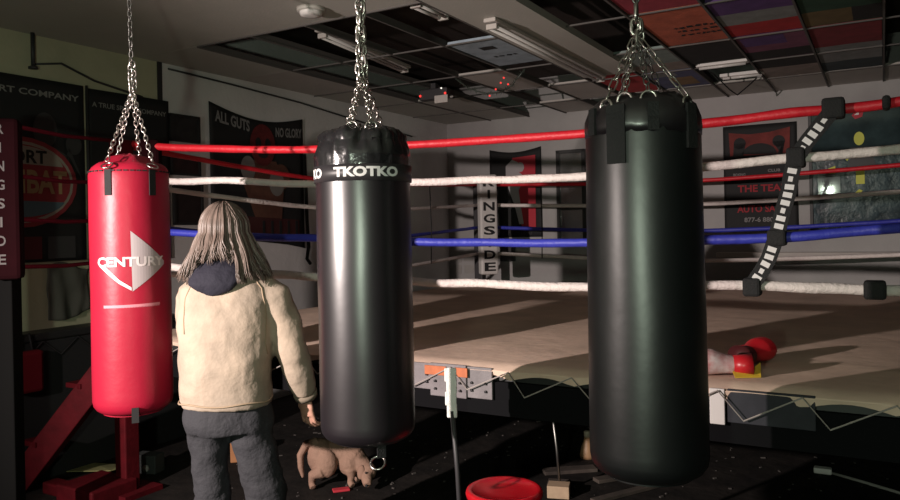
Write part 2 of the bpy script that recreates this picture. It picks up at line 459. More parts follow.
def fighter(mb, x, z, s, mi, y=-.024):
    f = panel_fn(0, 0, y)
    for pts in (ell(x, z+.62*s, .10*s, .14*s), [(x-.05*s, z+.5*s), (x+.05*s, z+.5*s), (x+.2*s, z+.42*s), (x+.17*s, z), (x-.17*s, z), (x-.2*s, z+.42*s)],
                [(x-.2*s, z+.42*s), (x-.15*s, z+.3*s), (x-.27*s, z+.1*s), (x-.33*s, z+.14*s)], [(x+.2*s, z+.42*s), (x+.33*s, z+.2*s), (x+.2*s, z+.5*s), (x+.13*s, z+.3*s)],
                ell(x-.31*s, z+.1*s, .07*s, .08*s), ell(x+.24*s, z+.52*s, .07*s, .08*s)):
        mb.poly(pts, f, mi)
# banner with the oval logo
t = thing('banner', 'black wall banner with a red oval logo and a company name', 'banner', W(2.80, VL, 1.38), RL, 'black banners on the olive wall')
b = MB(); cloth(b, 1.02, 1.23); b.build('sheet', M_ban, t)
b = MB(); put_text(b, 'ART SPORT COMPANY', .90, .042, panel_fn(.02, 1.13, -.024)); b.build('lettering', mat('faded_print', (.26, .25, .24), .8), t)
b = MB(); fighter(b, .22, .36, .85, 0); b.build('figure_print', M_fig, t)
b = MB(); f = panel_fn(.04, .53, -.027)
b.poly(ell(0, 0, .40, .30), f, 0)
f = panel_fn(.04, .53, -.029); b.poly(ell(0, 0, .37, .27), f, 1); f = panel_fn(.04, .53, -.031)
b.poly(ell(0, 0, .35, .25), f, 0)
f = panel_fn(.04, .53, -.033)
b.poly(ell(0, .09, .30, .15, a0=.15, a1=PI-.15), f, 1); b.poly(ell(0, -.10, .31, .13, a0=PI+.12, a1=2*PI-.12), f, 2)
put_text(b, 'SPORT', .36, .09, panel_fn(.04, .70, -.036), 3, .03)
put_text(b, 'COMBAT', .64, .16, panel_fn(.04, .535, -.036), 4, .03)
b.build('oval_logo', [M_oval, M_ovalw, M_ovalb, M_ban, M_ovaly], t)
b = MB(); f = panel_fn(0, 0, -.026)
b.poly([(-.05, .02), (.18, .02), (.18, .17), (-.05, .17)], f, 0); b.poly([(.22, .02), (.42, .02), (.42, .17), (.22, .17)], f, 1)
b.build('photo_print', [mat('dim_red_print', (.10, .012, .016), .8), M_fig], t)
# its twin to the right
t = thing('banner', 'black wall banner with a company name hanging behind the red bag', 'banner', W(3.69, VL, 1.36), RL, 'black banners on the olive wall')
b = MB(); cloth(b, .70, 1.24); b.build('sheet', M_ban, t)
b = MB(); put_text(b, 'A TRUE SPORT COMPANY', .64, .036, panel_fn(0, 1.13, -.024)); b.build('lettering', MATS['faded_print'], t)
b = MB(); fighter(b, 0, .36, .85, 0); b.build('figure_print', M_fig, t)
b = MB(); b.tube([(-.385, -.045, -.05), (-.385, -.045, 1.25)], .010, 8)
tag(b.build('banner_pole', M_dark, None, loc=W(3.70, VL, 1.36), rotz=RL), 'thin dark vertical rail between the two black company banners', 'pole')
# small framed posters between
for (u, z, h, lab, c) in ((4.20, 2.29, .22, 'small dark framed poster, topmost of the column left of the guts banner', (.035, .033, .033)),
                          (4.20, 2.02, .16, 'small dark framed poster, second down left of the guts banner', (.05, .02, .02)),
                          (4.22, 1.62, .34, 'dark framed poster, lowest of the column left of the guts banner', (.03, .018, .018))):
    t = thing('framed_poster', lab, 'poster', W(u, VL, z), RL, 'small framed posters')
    fr = MB()
    for (cx, cz, dx, dz) in ((0, .01, .30, .02), (0, h-.01, .30, .02), (-.14, h/2, .02, h), (.14, h/2, .02, h)): fr.box((cx, -.013, cz), (dx, .024, dz))
    fr.build('frame', M_blackp, t)
    MB().box((0, -.008, h/2), (.27, .012, h-.03)).build('print', mat('poster_print_%d' % int(z*100), c, .6, var=.7, vscale=14), t)
# ALL GUTS banner
t = thing('banner', 'black boxing banner reading all guts no glory with red face', 'banner', W(5.04, VL, 1.50), RL)
b = MB(); cloth(b, 1.17, 1.14, top=lambda q: -.09*math.sin(q*PI)+.02*(1-q), bot=lambda q: -.10+.12*(1-q)-.08*max(0, q-.8)); b.build('sheet', M_ban, t)
b = MB(); put_text(b, 'ALL GUTS', .40, .10, lambda x, z: (-.33+x, -.024, 1.02+z-.13*(x)), 0, .03); b.build('lettering', mat('faded_white_print', (.26, .25, .25), .8), t)
b = MB(); put_text(b, 'NO GLORY', .36, .09, lambda x, z: (.38+x, -.024, .985+z+.06*x), 0, .03); b.build('lettering', mat('faded_white_print', (.26, .25, .25), .8), t)
M_rface = mat('face_red', (.17, .016, .018), .75, var=.5, vscale=20); M_brown = mat('glove_brown', (.14, .055, .035), .75, var=.4, vscale=14); M_glw = mat('glove_grey', (.20, .18, .17), .75)
b = MB()
b.poly(ell(.03, .84, .16, .19), panel_fn(0, 0, -.025), 0)
for x in (-.03, .09): b.poly(ell(x, .86, .035, .045), panel_fn(0, 0, -.027), 3)
b.poly(ell(.03, .75, .06, .03), panel_fn(0, 0, -.027), 3)
b.poly([(-.12, .70), (.2, .70), (.30, .5), (.26, .15), (-.08, .18), (-.22, .48)], panel_fn(0, 0, -.023), 1)
b.poly(ell(-.16, .62, .09, .11), panel_fn(0, 0, -.026), 2); b.poly(ell(.20, .50, .10, .12), panel_fn(0, 0, -.026), 2)
b.poly(ell(.26, .56, .12, .12), panel_fn(0, 0, -.0245), 1)
b.poly([(-.35, -.0), (.5, -.0), (.5, .16), (-.35, .2)], panel_fn(0, 0, -.0235), 4)
for k in range(5): b.box((.02+k*.11, -.026, .08), (.03, .002, .14), mi=3)
b.build('boxer_print', [M_rface, M_brown, M_glw, M_ban, mat('deep_red_print', (.055, .010, .010), .8)], t)
b = MB(); b.tube([(.585, -.03, .80), (.60, -.03, .45), (.595, -.04, .15), (.60, -.05, -.10), (.57, -.05, -.22), (.62, -.05, -.27)], .017, 8); b.build('edge_fringe', M_black, t)
# dark plaque with silhouette on back wall
t = thing('banner', 'black, red and white silhouette banner on back wall by corner pad', 'banner', W(UB, -3.93, 1.42), RB)
b = MB(); cloth(b, .70, 1.10, top=lambda q: -.05*math.sin(q*PI), amp=.01); b.build('sheet', M_ban, t)
b = MB(); f = panel_fn(0, 0, -.028)
b.poly([(-.03, .98), (.28, 1.0), (.27, .12), (.09, .12), (.0, .35), (.03, .6)], f, 0)
f = panel_fn(0, 0, -.030)
b.poly([(-.12, .88), (-.03, .96), (.05, .92), (.06, .80), (.16, .72), (.20, .66), (.10, .66), (.05, .58), (.07, .42), (.11, .16), (.05, .16), (-.01, .40), (-.07, .55), (-.12, .7)], f, 1)
b.poly(ell(.08, .86, .05, .06), panel_fn(0, 0, -.032), 1)
put_text(b, 'FIGHTING', .32, .06, panel_fn(.06, .06, -.03), 2, .02)
b.build('silhouette_print', [mat('print_red', (.50, .03, .05), .75), mat('print_pale', (.42, .39, .40), .75), mat('dim_grey_print', (.045, .043, .045), .8)], t)
# tall narrow mirror beside the large bag
t = thing('wall_mirror', 'tall narrow dark framed mirror on back wall beside the large bag', 'mirror', W(UB, -3.20, 1.30), RB)
fr = MB()
for (cx, cz, dx, dz) in ((0, .02, .36, .04), (0, 1.13, .36, .04), (-.16, .575, .045, 1.15), (.16, .575, .045, 1.15), (0, .45, .36, .03), (0, .80, .36, .03)): fr.box((cx, -.02, cz), (dx, .035, dz), bev=.004)
fr.build('frame', M_blackp, t)
MB().box((0, -.012, .575), (.32, .01, 1.1)).build('mirror_glass', mat('dusty_mirror', (.35, .35, .35), .22, metal=1.0), t)
# pale notices low on the wall by the corner
rnd = random.Random(11)
for i, (v, z, wd, hh) in enumerate(((-4.80, 1.10, .16, .12), (-4.62, 1.12, .13, .10), (-4.80, .95, .15, .12), (-4.61, .96, .14, .11), (-4.42, 1.06, .13, .14))):
    lab = ('small pale notice, upper left of the cluster behind the corner pad', 'small pale notice, upper middle of the cluster behind corner pad', 'small pale notice, lower left of the cluster behind corner pad',
           'small pale notice, lower middle of cluster behind the corner pad', 'small pale notice just right of the white corner pad')[i]
    b = MB(); b.box((0, -.004, hh/2), (wd, .005, hh))
    tag(b.build('notice', M_paper, None, loc=W(UB, v, z), rotz=RB), lab, 'notice', 'notices on the back wall')
tag(MB().box((0, -.02, .1), (.20, .035, .2), bev=.008).build('wall_box', M_dark, None, loc=W(UB, -4.05, 1.12), rotz=RB), 'dark square electrical box low on back wall under the silhouette banner', 'electrical box')
# club poster, back wall right
t = thing('banner', 'black club poster with red artwork and red lettering on back wall', 'banner', W(UB, -1.11, 1.45), RB)
b = MB(); cloth(b, .72, 1.12, amp=.008); b.build('sheet', M_ban, t)
M_art = mat('faded_red_art', (.22, .035, .03), .8, var=.5, vscale=9)
b = MB(); f = panel_fn(0, 0, -.026)
b.poly([(-.29, .80), (-.30, 1.05), (-.1, 1.02), (.1, 1.03), (.30, 1.07), (.29, .80)], f, 0)
f = panel_fn(0, 0, -.028)
for x in (-.19, .19):
    b.poly(ell(x, .93, .06, .06), f, 1); b.poly([(x-.06, .93), (x+.06, .93), (x+.03-.06*(x > 0), .78), (x-.07+.1*(x > 0), .78)], f, 1)
b.poly(ell(0, .80, .17, .12, a1=PI), f, 1)
b.build('boxer_print', [M_art, M_ban], t)
b = MB()
put_text(b, 'THE TEAM', .50, .075, panel_fn(.03, .45, -.026), 0, .03); b.build('red_lettering', mat('red_print', (.33, .02, .03), .75), t)
b = MB(); put_text(b, 'AUTO SAL', .42, .075, panel_fn(-.02, .235, -.026), 0, .03)
b.build('red_lettering', mat('red_print', (.33, .02, .03), .75), t)
for (tx, tw, th_, xx, zz) in (('877-6 8808', .32, .05, 0, .12), ('BOXING', .12, .03, -.2, .60), ('CLUB', .12, .03, .14, .63)):
    b = MB(); put_text(b, tx, tw, th_, panel_fn(xx, zz, -.026), 0, .02); b.build('white_lettering', mat('faded_white_print', (.26, .25, .25), .8), t)

# mirror poster with the yellow figure
m = mat('teal_glossy_film', (.045, .075, .080), .07, spec=.8, col2=(.018, .028, .032), vscale=4)
mc = mat('crumpled_film', (.05, .085, .10), .30, spec=.45, bump=.5, bscale=9, col2=(.012, .020, .026), vscale=9)
t = thing('picture_panel', 'large glossy teal picture panel with yellow figure reflecting a lamp', 'picture', W(UB-.06, .0, 1.43), RB+math.radians(2.4))
t.rotation_euler = (.04, 0, t.rotation_euler.z)
fr = MB()
for (cx, cz, dx, dz) in ((0, .0, 1.26, .03), (0, 1.24, 1.26, .03), (-.62, .62, .03, 1.24), (.62, .62, .03, 1.24)): fr.box((cx, -.02, cz), (dx, .03, dz), bev=.004)
fr.build('frame', M_dark, t)
MB().box((0, -.016, .99), (1.22, .012, .48)).build('upper_sheet', m, t)
lo = MB(); lo.box((0, -.016, .385), (1.22, .012, .73)); lo.build('lower_sheet', mc, t)
MB().box((-.46, -.026, .47), (.20, .008, .22)).build('reflection_patch', mat('clear_reflection_patch', (.14, .16, .16), .05, spec=.9), t)  # flat patch added so the lamp mirrors here as one clean spot
b = MB(); f = panel_fn(0, 0, -.0265)
fx = lambda x, z: (-.19+(x+.10)*.75, .91+(z-1.0)*.82)
Fy = [ell(-.10, 1.00, .06, .08), [(-.26, .76), (-.21, .87), (-.16, .86), (-.24, .74)], [(.07, .86), (.13, .83), (.11, .78), (.05, .82)],
      [(-.145, .64), (-.045, .64), (-.045, .46), (-.145, .46)], [(-.47, .66), (-.38, .69), (-.38, .58), (-.46, .60)], [(-.11, .40), (-.07, .38), (-.13, .31), (-.20, .32)]]
for pts in Fy: b.poly([fx(*p) for p in pts], f, 0)
b.poly([fx(*p) for p in [(-.2, .90), (.02, .90), (.09, .66), (-.22, .66)]], panel_fn(0, 0, -.0255), 1)
b.build('figure_print', [mat('yellow_print', (.62, .64, .10), .6), M_dark], t)
b = MB(); f = panel_fn(0, 0, -.0265); b.poly([(-.25, 1.14), (-.19, 1.20), (-.14, 1.20), (-.16, 1.12), (-.22, 1.10)], f, 0); b.poly([(-.23, 1.14), (-.19, 1.14), (-.18, 1.18)], panel_fn(0, 0, -.028), 1)
b.build('red_white_badge', [mat('badge_red', (.5, .03, .05), .6), M_white], t)

# pale ledge under the poster and mirror
MB_ = MB(); MB_.box((0, -.06, .03), (3.3, .12, .06), bev=.01)
tag(MB_.build('wall_ledge', M_tilegrey, None, loc=W(UB, .1, 1.17), rotz=RB), 'long pale wall ledge under the glossy picture and club poster', 'ledge')

# platform along the left wall
t = thing('low_stage', 'low black stage with white lacing against the olive wall', 'stage', W(2.9, VL+.03, 0), RL)
MB().box((0, -.11, .91), (2.1, .20, .05), bev=.01).build('deck', M_blackp, t)
MB().box((0, -.19, .44), (2.1, .03, .88)).build('skirt', M_black, t)
for x in (-1.0, 1.0): MB().box((x, -.09, .44), (.06, .15, .88)).build('side_panel', M_blackp, t)
b = MB(); pts = []
for k in range(16): pts.append((-.9+k*.12, -.212, .88 if k % 2 else .78))
b.tube(pts, .005, 6); b.build('lacing', M_dark, t)
b = MB(); b.box((0, 0, .07), (.26, .006, .14), Matrix.Rotation(.12, 3, 'Y'))
tag(b.build('paper_sheet', M_paper, None, loc=W(2.6, -4.672, .44), rotz=RL), 'grey paper taped to the black stage skirt', 'paper')
t = thing('shadow_cloth', 'dark grey cloth standing in for a shadow on the olive wall', 'cloth', W(3.16, VL, .985), RL)  # added sheet that takes the place of a shadow shape on the wall
b = MB(); cloth(b, .30, .36, amp=.03, y=-.03, top=lambda q: .03*math.sin(q*5), bot=lambda q: .05*q-.03*math.sin(q*PI)); b.build('fabric', mat('shadow_grey_cloth', (.09, .09, .075), .9), t)
MB().ball((.05, -.02, .355), .012, n=8).build('nail', M_dark, t)

# ================================================================== BOXING RING
U0, U1, V0, V1, ZR = 2.95, 7.55, -3.95, .65, .94
RC = W((U0+U1)/2, (V0+V1)/2, 0)
ring = thing('boxing_ring', 'raised boxing ring with red, white and blue ropes and tan canvas', 'boxing ring', RC, RB)
def R(u, v, z): return Vector((v-(V0+V1)/2, u-(U0+U1)/2, z))
# canvas: laced hem dips between the lacing points
b = MB(); nu, nv = 70, 140
def canv(u, v):
    z = ZR+.004*noise.noise(Vector((u*2.2, v*2.2, 0)))
    e = max(0, 1-(u-U0)/.10); z -= .028*e*e
    return z
vs = []
for i in range(nu+1):
    t = (i/nu)**1.6; u = U0+(U1-U0)*t
    for j in range(nv+1):
        v = V0+(V1-V0)*j/nv
        uu = u+(.018*abs(math.sin((v+1.42)*PI/.29)) if i == 0 else 0)
        vs.append(R(uu, v, canv(u, v)))
fs = []; Q = nv+1
for i in range(nu):
    for j in range(nv): fs.append((i*Q+j, i*Q+j+1, (i+1)*Q+j+1, (i+1)*Q+j))
b.add(vs, fs, 0, True)
o = len(b.v); hem = []
for j in range(nv+1):
    v = V0+(V1-V0)*j/nv; q = abs(math.sin((v+1.42)*PI/.29))
    hem.append(R(U0+.018*q+.004, v, ZR-.062+.022*q))
b.add([vs[j] for j in range(nv+1)]+hem, [(j+1, j, Q+j, Q+j+1) for j in range(nv)], 0, True)
b.build('canvas', M_canvas, ring)
b = MB(); b.box(R((U0+U1)/2+.02, (V0+V1)/2, ZR-.05), (V1-V0-.02, U1-U0-.06, .06)); b.build('deck', M_blackp, ring)
b = MB()
for (a, c) in (((U0+.05, V0), (U0+.05, V1)), ((U1-.05, V0), (U1-.05, V1)), ((U0, V0+.05), (U1, V0+.05)), ((U0, V1-.05), (U1, V1-.05))):
    b.beam(R(*a, ZR-.15), R(*c, ZR-.15), .05, .15)
b.build('platform_frame', mat('black_steel_frame', (.007, .007, .008), .9, spec=.05), ring)
for (u, v) in ((U0+2.3, V0+.1), (U1-.1, V0+2.3), (U0+2.3, V0+2.3), (U0+2.3, V1-.1)):
    b = MB(); b.box(R(u, v, .40), (.08, .08, .80)); b.box(R(u, v, .01), (.18, .18, .02)); b.build('support_leg', M_dark, ring)
# edge boards (grey with bolts and orange plates)
for (v0, v1, z0, z1, du) in ((-1.99, -1.815, .815, .935, 0), (-1.825, -1.635, .79, .94, -.008), (-1.64, -1.51, .795, .935, .002)):
    p = MB(); p.box(R(U0+.012+du, (v0+v1)/2, (z0+z1)/2-.01), (v1-v0, .014, z1-z0), bev=.003); ob = p.build('edge_board', M_greyboard, ring)
    for vv in (v0+.03, v1-.03):
        for zz in (z0+.025, z0+.06): MB().tube([R(U0+.006+du, vv, zz), R(U0-.004+du, vv, zz)], .006, 8).build('bolt', M_dark, ob)
for (v0, v1) in ((-1.85, -1.735), (-1.69, -1.625)):
    p = MB(); p.box(R(U0-.006, (v0+v1)/2, .898), (v1-v0, .008, .042), bev=.002); p.build('orange_plate', M_orange, ring)
p = MB(); p.box(R(U0+.006, -.555, .855), (.055, .014, .135), bev=.003); p.build('white_plate', M_white, ring)
p = MB(); p.box(R(U0+.015, -.37, .86), (.30, .014, .125), bev=.003); p.build('edge_board', M_slate, ring)
# zigzag lacing along the near edge
pts = []; v = V0+.15; up = True
rnd = random.Random(5)
hi = []; v = -1.42-.29*8
while v < V1-.1:
    pts.append(R(U0-.012, v, ZR-.022)); pts.append(R(U0-.014, v+.085+rnd.uniform(-.01, .01), ZR-.115+rnd.uniform(-.015, .012))); v += .29
b = MB(); b.tube(pts, .0034, 6, smooth=False); b.build('lacing', mat('dull_cord', (.34, .30, .28), .8), ring)
# posts
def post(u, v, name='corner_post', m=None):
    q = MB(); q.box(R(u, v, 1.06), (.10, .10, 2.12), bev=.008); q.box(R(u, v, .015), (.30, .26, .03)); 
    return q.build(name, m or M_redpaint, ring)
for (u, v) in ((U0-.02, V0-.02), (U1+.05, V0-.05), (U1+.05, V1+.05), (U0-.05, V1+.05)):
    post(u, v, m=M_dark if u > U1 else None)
# pads in the corners
def cpad(u, v, du, dv, m, letters=None, z0=1.08, z1=2.06, w=.20):
    c = R(u+du*.17, v+dv*.17, (z0+z1)/2)
    inward = Vector((dv, du, 0)).normalized(); side = Vector((inward.y, -inward.x, 0))
    rot = Matrix((side, -inward, Vector((0, 0, 1)))).transposed()   # local -y faces inward
    q = MB(); q.box(c, (w, .12, z1-z0), rot, bev=.02); pad = q.build('corner_pad', m, ring)
    if letters:
        n = len(letters); st = (z1-z0-.04)/n; q = MB()
        for i, ch in enumerate(letters):
            zc = z1-.02-st*(i+.5)
            hh = st*.72; ww = .13 if ch != 'I' else .03
            fn = lambda x, z: c+side*(-x)*(-1)+inward*.0615+Vector((0, 0, zc-(z0+z1)/2+z))
            fn2 = lambda x, z: c-side*x+inward*.063+Vector((0, 0, zc-(z0+z1)/2+z))
            put_text(q, ch, ww, hh, fn2, 0, .03)
        q.build('lettering', M_black, pad)
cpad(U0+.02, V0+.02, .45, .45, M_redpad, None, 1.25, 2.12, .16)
cpad(U1, V0, -1, 1, mat('white_pad', (.62, .60, .58), .6), 'RINGSIDE', 1.03, 2.13)
cpad(U1, V1, -1, -1, M_redpad); cpad(U0, V1, 1, -1, M_redpad)
# brace of the left corner post
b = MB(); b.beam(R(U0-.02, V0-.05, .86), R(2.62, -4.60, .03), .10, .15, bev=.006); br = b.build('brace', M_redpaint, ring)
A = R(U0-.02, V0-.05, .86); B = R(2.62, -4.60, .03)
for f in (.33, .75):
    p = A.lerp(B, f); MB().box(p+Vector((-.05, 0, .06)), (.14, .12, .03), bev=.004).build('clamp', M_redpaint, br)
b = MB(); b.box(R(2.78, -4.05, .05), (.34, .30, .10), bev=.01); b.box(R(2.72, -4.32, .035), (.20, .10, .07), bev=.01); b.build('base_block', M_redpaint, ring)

def rope(points, r, m, name='rope', wob=.002, seed=1):
    pts = []; P_ = [Vector(p) for p in points]
    for i in range(len(P_)-1):
        p0 = P_[max(i-1, 0)]; p1 = P_[i]; p2 = P_[i+1]; p3 = P_[min(i+2, len(P_)-1)]
        L = (p2-p1).length; n = max(2, int(L/.05))
        for k in range(n):
            t = k/n
            pts.append(.5*((2*p1)+(p2-p0)*t+(2*p0-5*p1+4*p2-p3)*t*t+(3*p1-p0-3*p2+p3)*t**3))
    pts.append(P_[-1])
    rs = [r*(1+.10*noise.noise(Vector((i*.35, seed*7.1, 0)))) for i in range(len(pts))]
    pts = [p+Vector((0, 0, wob*noise.noise(Vector((i*.22, seed*3.3, 5))))) for i, p in enumerate(pts)]
    return MB().tube(pts, rs, 12).build(name, m, ring)
UN = 3.48
NEAR = dict(
 red=[(2.96, -4.0, 2.106), (3.05, -3.725, 2.072), (3.15, -3.288, 2.037), (3.27, -2.744, 2.006), (3.38, -2.176, 1.998), (3.48, -1.758, 2.002), (3.48, -1.372, 1.995), (3.48, -0.703, 1.993), (3.48, -0.333, 2.007), (3.47, 0.067, 2.013), (3.1, .60, 2.06)],
 white=[(2.96, -4.0, 1.898), (3.05, -3.731, 1.868), (3.15, -3.293, 1.851), (3.27, -2.75, 1.813), (3.38, -2.18, 1.801), (3.48, -1.763, 1.795), (3.48, -1.376, 1.785), (3.48, -0.707, 1.8), (3.48, -0.337, 1.817), (3.47, 0.064, 1.824), (3.1, .60, 1.85)],
 blue=[(2.96, -4.0, 1.58), (3.192, -3.107, 1.521), (3.27, -2.758, 1.51), (3.39, -2.144, 1.479), (3.48, -1.771, 1.47), (3.48, -1.357, 1.464), (3.48, -0.713, 1.472), (3.48, -0.343, 1.481), (3.47, 0.058, 1.514), (3.1, .60, 1.56)],
 bot=[(2.96, -4.0, 1.384), (3.104, -3.507, 1.332), (3.213, -3.017, 1.308), (3.27, -2.764, 1.291), (3.403, -2.095, 1.265), (3.48, -1.776, 1.254), (3.48, -1.388, 1.247), (3.48, -0.696, 1.268), (3.48, -0.347, 1.27), (3.47, 0.054, 1.262), (3.1, .60, 1.30)])
rope([R(*p) for p in NEAR['red']], .0215, M_redrope, seed=1)
rope([R(*p) for p in NEAR['white']], .0205, M_whiterope, wob=.006, seed=2)
rope([R(*p) for p in NEAR['blue']], .0215, M_bluerope, seed=3)
rope([R(*p) for p in NEAR['bot']], .0225, M_whiterope, wob=.008, seed=4)
LV = ((2.03, 1.96, M_redrope), (1.80, 1.73, M_whiterope), (1.55, 1.47, M_bluerope), (1.26, 1.18, M_whiterope))
for i, (ze, zm, m) in enumerate(LV):
    rope([R(U1-.01, V0+.05, ze), R(U1-.01, (V0+V1)/2, zm), R(U1-.01, V1-.05, ze)], .02, m, seed=20+i)       # far side
    rope([R(U0+.05, V0+.01, ze+.05), R(4.5, V0+.01, zm+.015), R(5.6, V0+.01, zm), R(U1-.05, V0+.01, ze)], .017, m, seed=30+i)   # left side
    rope([R(U0+.05, V1-.01, ze), R((U0+U1)/2, V1-.01, zm), R(U1-.05, V1-.01, ze)], .017, m, seed=40+i)       # right side
# vertical rope ties (black webbing)
def tie(u, v, name='rope_tie'):
    q = MB(); q.tube([R(u, v, 1.98), R(u, v+.01, 1.6), R(u, v, 1.2)], .006, 6); q.build(name, M_black, ring)
for v in (-3.2, -2.6, -1.9): tie(U1-.03, v)
for u in (5.2, 6.4): tie(u, V0+.03)
# slack black spacer strap with white lettering blocks
sp = [(-.160, 2.03), (-.17, 2.0), (-.212, 1.946), (-.266, 1.879), (-.314, 1.807), (-.33, 1.74), (-.339, 1.681), (-.369, 1.576), (-.394, 1.478), (-.424, 1.392), (-.455, 1.335), (-.498, 1.27)]
b = MB(); us = UN-.042
dense = []
for i in range(len(sp)-1):
    for k in range(4): dense.append(Vector(sp[i]).lerp(Vector(sp[i+1]), k/4))
dense.append(Vector(sp[-1]))
def frame_at(i):
    t = (dense[min(i+1, len(dense)-1)]-dense[max(i-1, 0)]).normalized(); return t, Vector((t.y, -t.x))
vs = []
for i, p in enumerate(dense):
    t, n = frame_at(i)
    for s, du in ((-1, 0), (1, 0), (1, .005), (-1, .005)): q = p+n*(.032*s); vs.append(R(us+du, q.x, q.y))
fs = []
for i in range(len(dense)-1):
    for k in range(4): fs.append((i*4+k, i*4+(k+1) % 4, (i+1)*4+(k+1) % 4, (i+1)*4+k))
fs += [(3, 2, 1, 0), tuple(len(vs)-4+k for k in range(4))]
b.add(vs, fs); strap = b.build('spacer_strap', M_strap, ring)
b = MB(); word = 'RINGSIDERINGSIDERINGSI'
L = [0]
for i in range(1, len(dense)): L.append(L[-1]+(dense[i]-dense[i-1]).length)
def on_strap(d):
    for i in range(len(L)-1):
        if L[i+1] >= d: return dense[i].lerp(dense[i+1], (d-L[i])/(L[i+1]-L[i])), frame_at(i)
    return dense[-1], frame_at(len(dense)-1)
d = .05; k = 0
while d < L[-1]-.03:
    p, (t, n) = on_strap(d)
    skip = any(abs(p.y-z) < .026 for z in (2.007, 1.815, 1.479, 1.265))
    if not skip:
        hw = .018 if k % 4 != 1 else .009
        for (a0, a1) in ((-.011, .011),):
            q = [p-n*hw+t*a0, p+n*hw+t*a0, p+n*hw+t*a1, p-n*hw+t*a1]
            b.add([R(us-.001, x.x, x.y) for x in q], [(0, 1, 2, 3)])
    d += .034; k += 1
b.build('lettering', M_whiteprint, strap)
for (v, z, w_, h_) in ((-.168, 2.008, .085, .085), (-.312, 1.815, .072, .085), (-.392, 1.479, .075, .07), (-.495, 1.268, .072, .08), (-.033, 1.265, .08, .075), (.02, 2.012, .03, .055)):
    q = MB(); q.box(R(UN-.012, v, z), (w_, .085, h_), bev=.012); q.build('rope_wrap', M_strap, ring)

# ------- rope barrier at the far left of the picture, dim light put into its colours
M_shaderope = mat('shade_red_rope', (.13, .007, .018), .8, spec=.1)  # rope red darkened to stand for the dim light at left
P0 = Vector((-2.215, 3.75, 0)); P1 = Vector((-1.99, 4.45, 0))
t = thing('rope_barrier', 'dark red padded post with ropes at the left of the picture', 'rope barrier', P0, 0)
q = MB(); q.box((-.03, .05, 1.06), (.09, .09, 2.12), bev=.006); q.box((-.03, .05, .015), (.3, .3, .03)); q.build('post', mat('shade_black_post', (.006, .006, .006), .9, spec=.05), t)  # post colour blackened to stand for the shade below the pad
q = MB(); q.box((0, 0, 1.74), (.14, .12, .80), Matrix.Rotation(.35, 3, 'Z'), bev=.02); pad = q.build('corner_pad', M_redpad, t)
q = MB()
for i, ch in enumerate('RINGSIDE'):
    def fn(x, z, i=i):
        rot = Matrix.Rotation(.35, 3, 'Z'); return Vector((0, 0, 1.74))+rot @ Vector((x-.012, -.0625, .345-i*.092+z))
    put_text(q, ch, .035 if ch != 'I' else .010, .05, fn, 0, .02)
q.build('lettering', mat('shade_grey_print', (.13, .12, .12), .9, spec=.1), pad)  # white letters greyed in colour to stand for dim light
for (z, m) in ((2.11, M_shaderope), (1.86, M_shaderope), (1.64, M_shaderope), (1.40, M_shaderope)):
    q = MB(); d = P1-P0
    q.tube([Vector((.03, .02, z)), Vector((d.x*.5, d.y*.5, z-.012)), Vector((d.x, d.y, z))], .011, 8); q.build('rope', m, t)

# ================================================================== HEAVY BAGS
def cam_angle(loc): return math.atan2(-loc[1], -loc[0])
class Cyl:
    """wrap flat artwork round a bag: s = arc length to the viewer's right, z = height"""
    def __init__(s, loc, rad): s.a0 = cam_angle(loc); s.r = rad
    def pt(s, x, z, off=.0015, rad=None):
        r = rad or s.r; a = s.a0+x/r; return Vector(((r+off)*math.cos(a), (r+off)*math.sin(a), z))
    def text(s, mb, body, w, h, cx, cz, mi=0, off=.02, shear=0, d=.0015):
        vs, fs = text2d(body, w, h, off, shear); vs, fs = slices(vs, fs, .012)
        mb.add([s.pt(cx+x, cz+y, d) for x, y in vs], fs, mi)
    def poly(s, mb, pts, mi=0, d=.0015):
        vs, fs = slices(pts, [tuple(range(len(pts)))], .012)
        mb.add([s.pt(x, y, d) for x, y in vs], fs, mi)
    def strap(s, mb, x, z0, z1, w, th=.006, mi=0, prof=None):
        n = 8; vs = []; fs = []
        for i in range(n+1):
            z = z0+(z1-z0)*i/n
            rr = prof(z) if prof else s.r
            for (dx, d) in ((-w/2, .0), (w/2, .0), (w/2, th), (-w/2, th)): vs.append(s.pt(x+dx, z, d, rr))
        for i in range(n):
            for k in range(4): fs.append((i*4+k, i*4+(k+1) % 4, (i+1)*4+(k+1) % 4, (i+1)*4+k))
        fs += [(3, 2, 1, 0), tuple(n*4+k for k in range(4))]
        mb.add(vs, fs, mi)
def bagprof(rad, h, er=.05, top=.03, n=36):
    pr = [(rad*.35, 0), (rad*.75, .008)]
    for k in range(5):
        a = k/4*PI/2; pr.append((rad-er+er*math.sin(a), .012+er-er*math.cos(a)))
    for k in range(1, n): pr.append((rad, .012+er+(h-er*2-.024)*k/n))
    for k in range(5):
        a = k/4*PI/2; pr.append((rad-er+er*math.cos(a), h-.012-er+er*math.sin(a)))
    pr += [(rad*.55, h-.004+top*.5), (rad*.25, h+top*.8), (.02, h+top)]
    return pr
def ringlink(mb, c, r, wire, axis, n=16):
    axis = Vector(axis).normalized(); x = axis.orthogonal().normalized(); y = axis.cross(x)
    mb.tube([Vector(c)+x*(r*math.cos(2*PI*k/n))+y*(r*math.sin(2*PI*k/n)) for k in range(n)], wire, 6, closed=True)

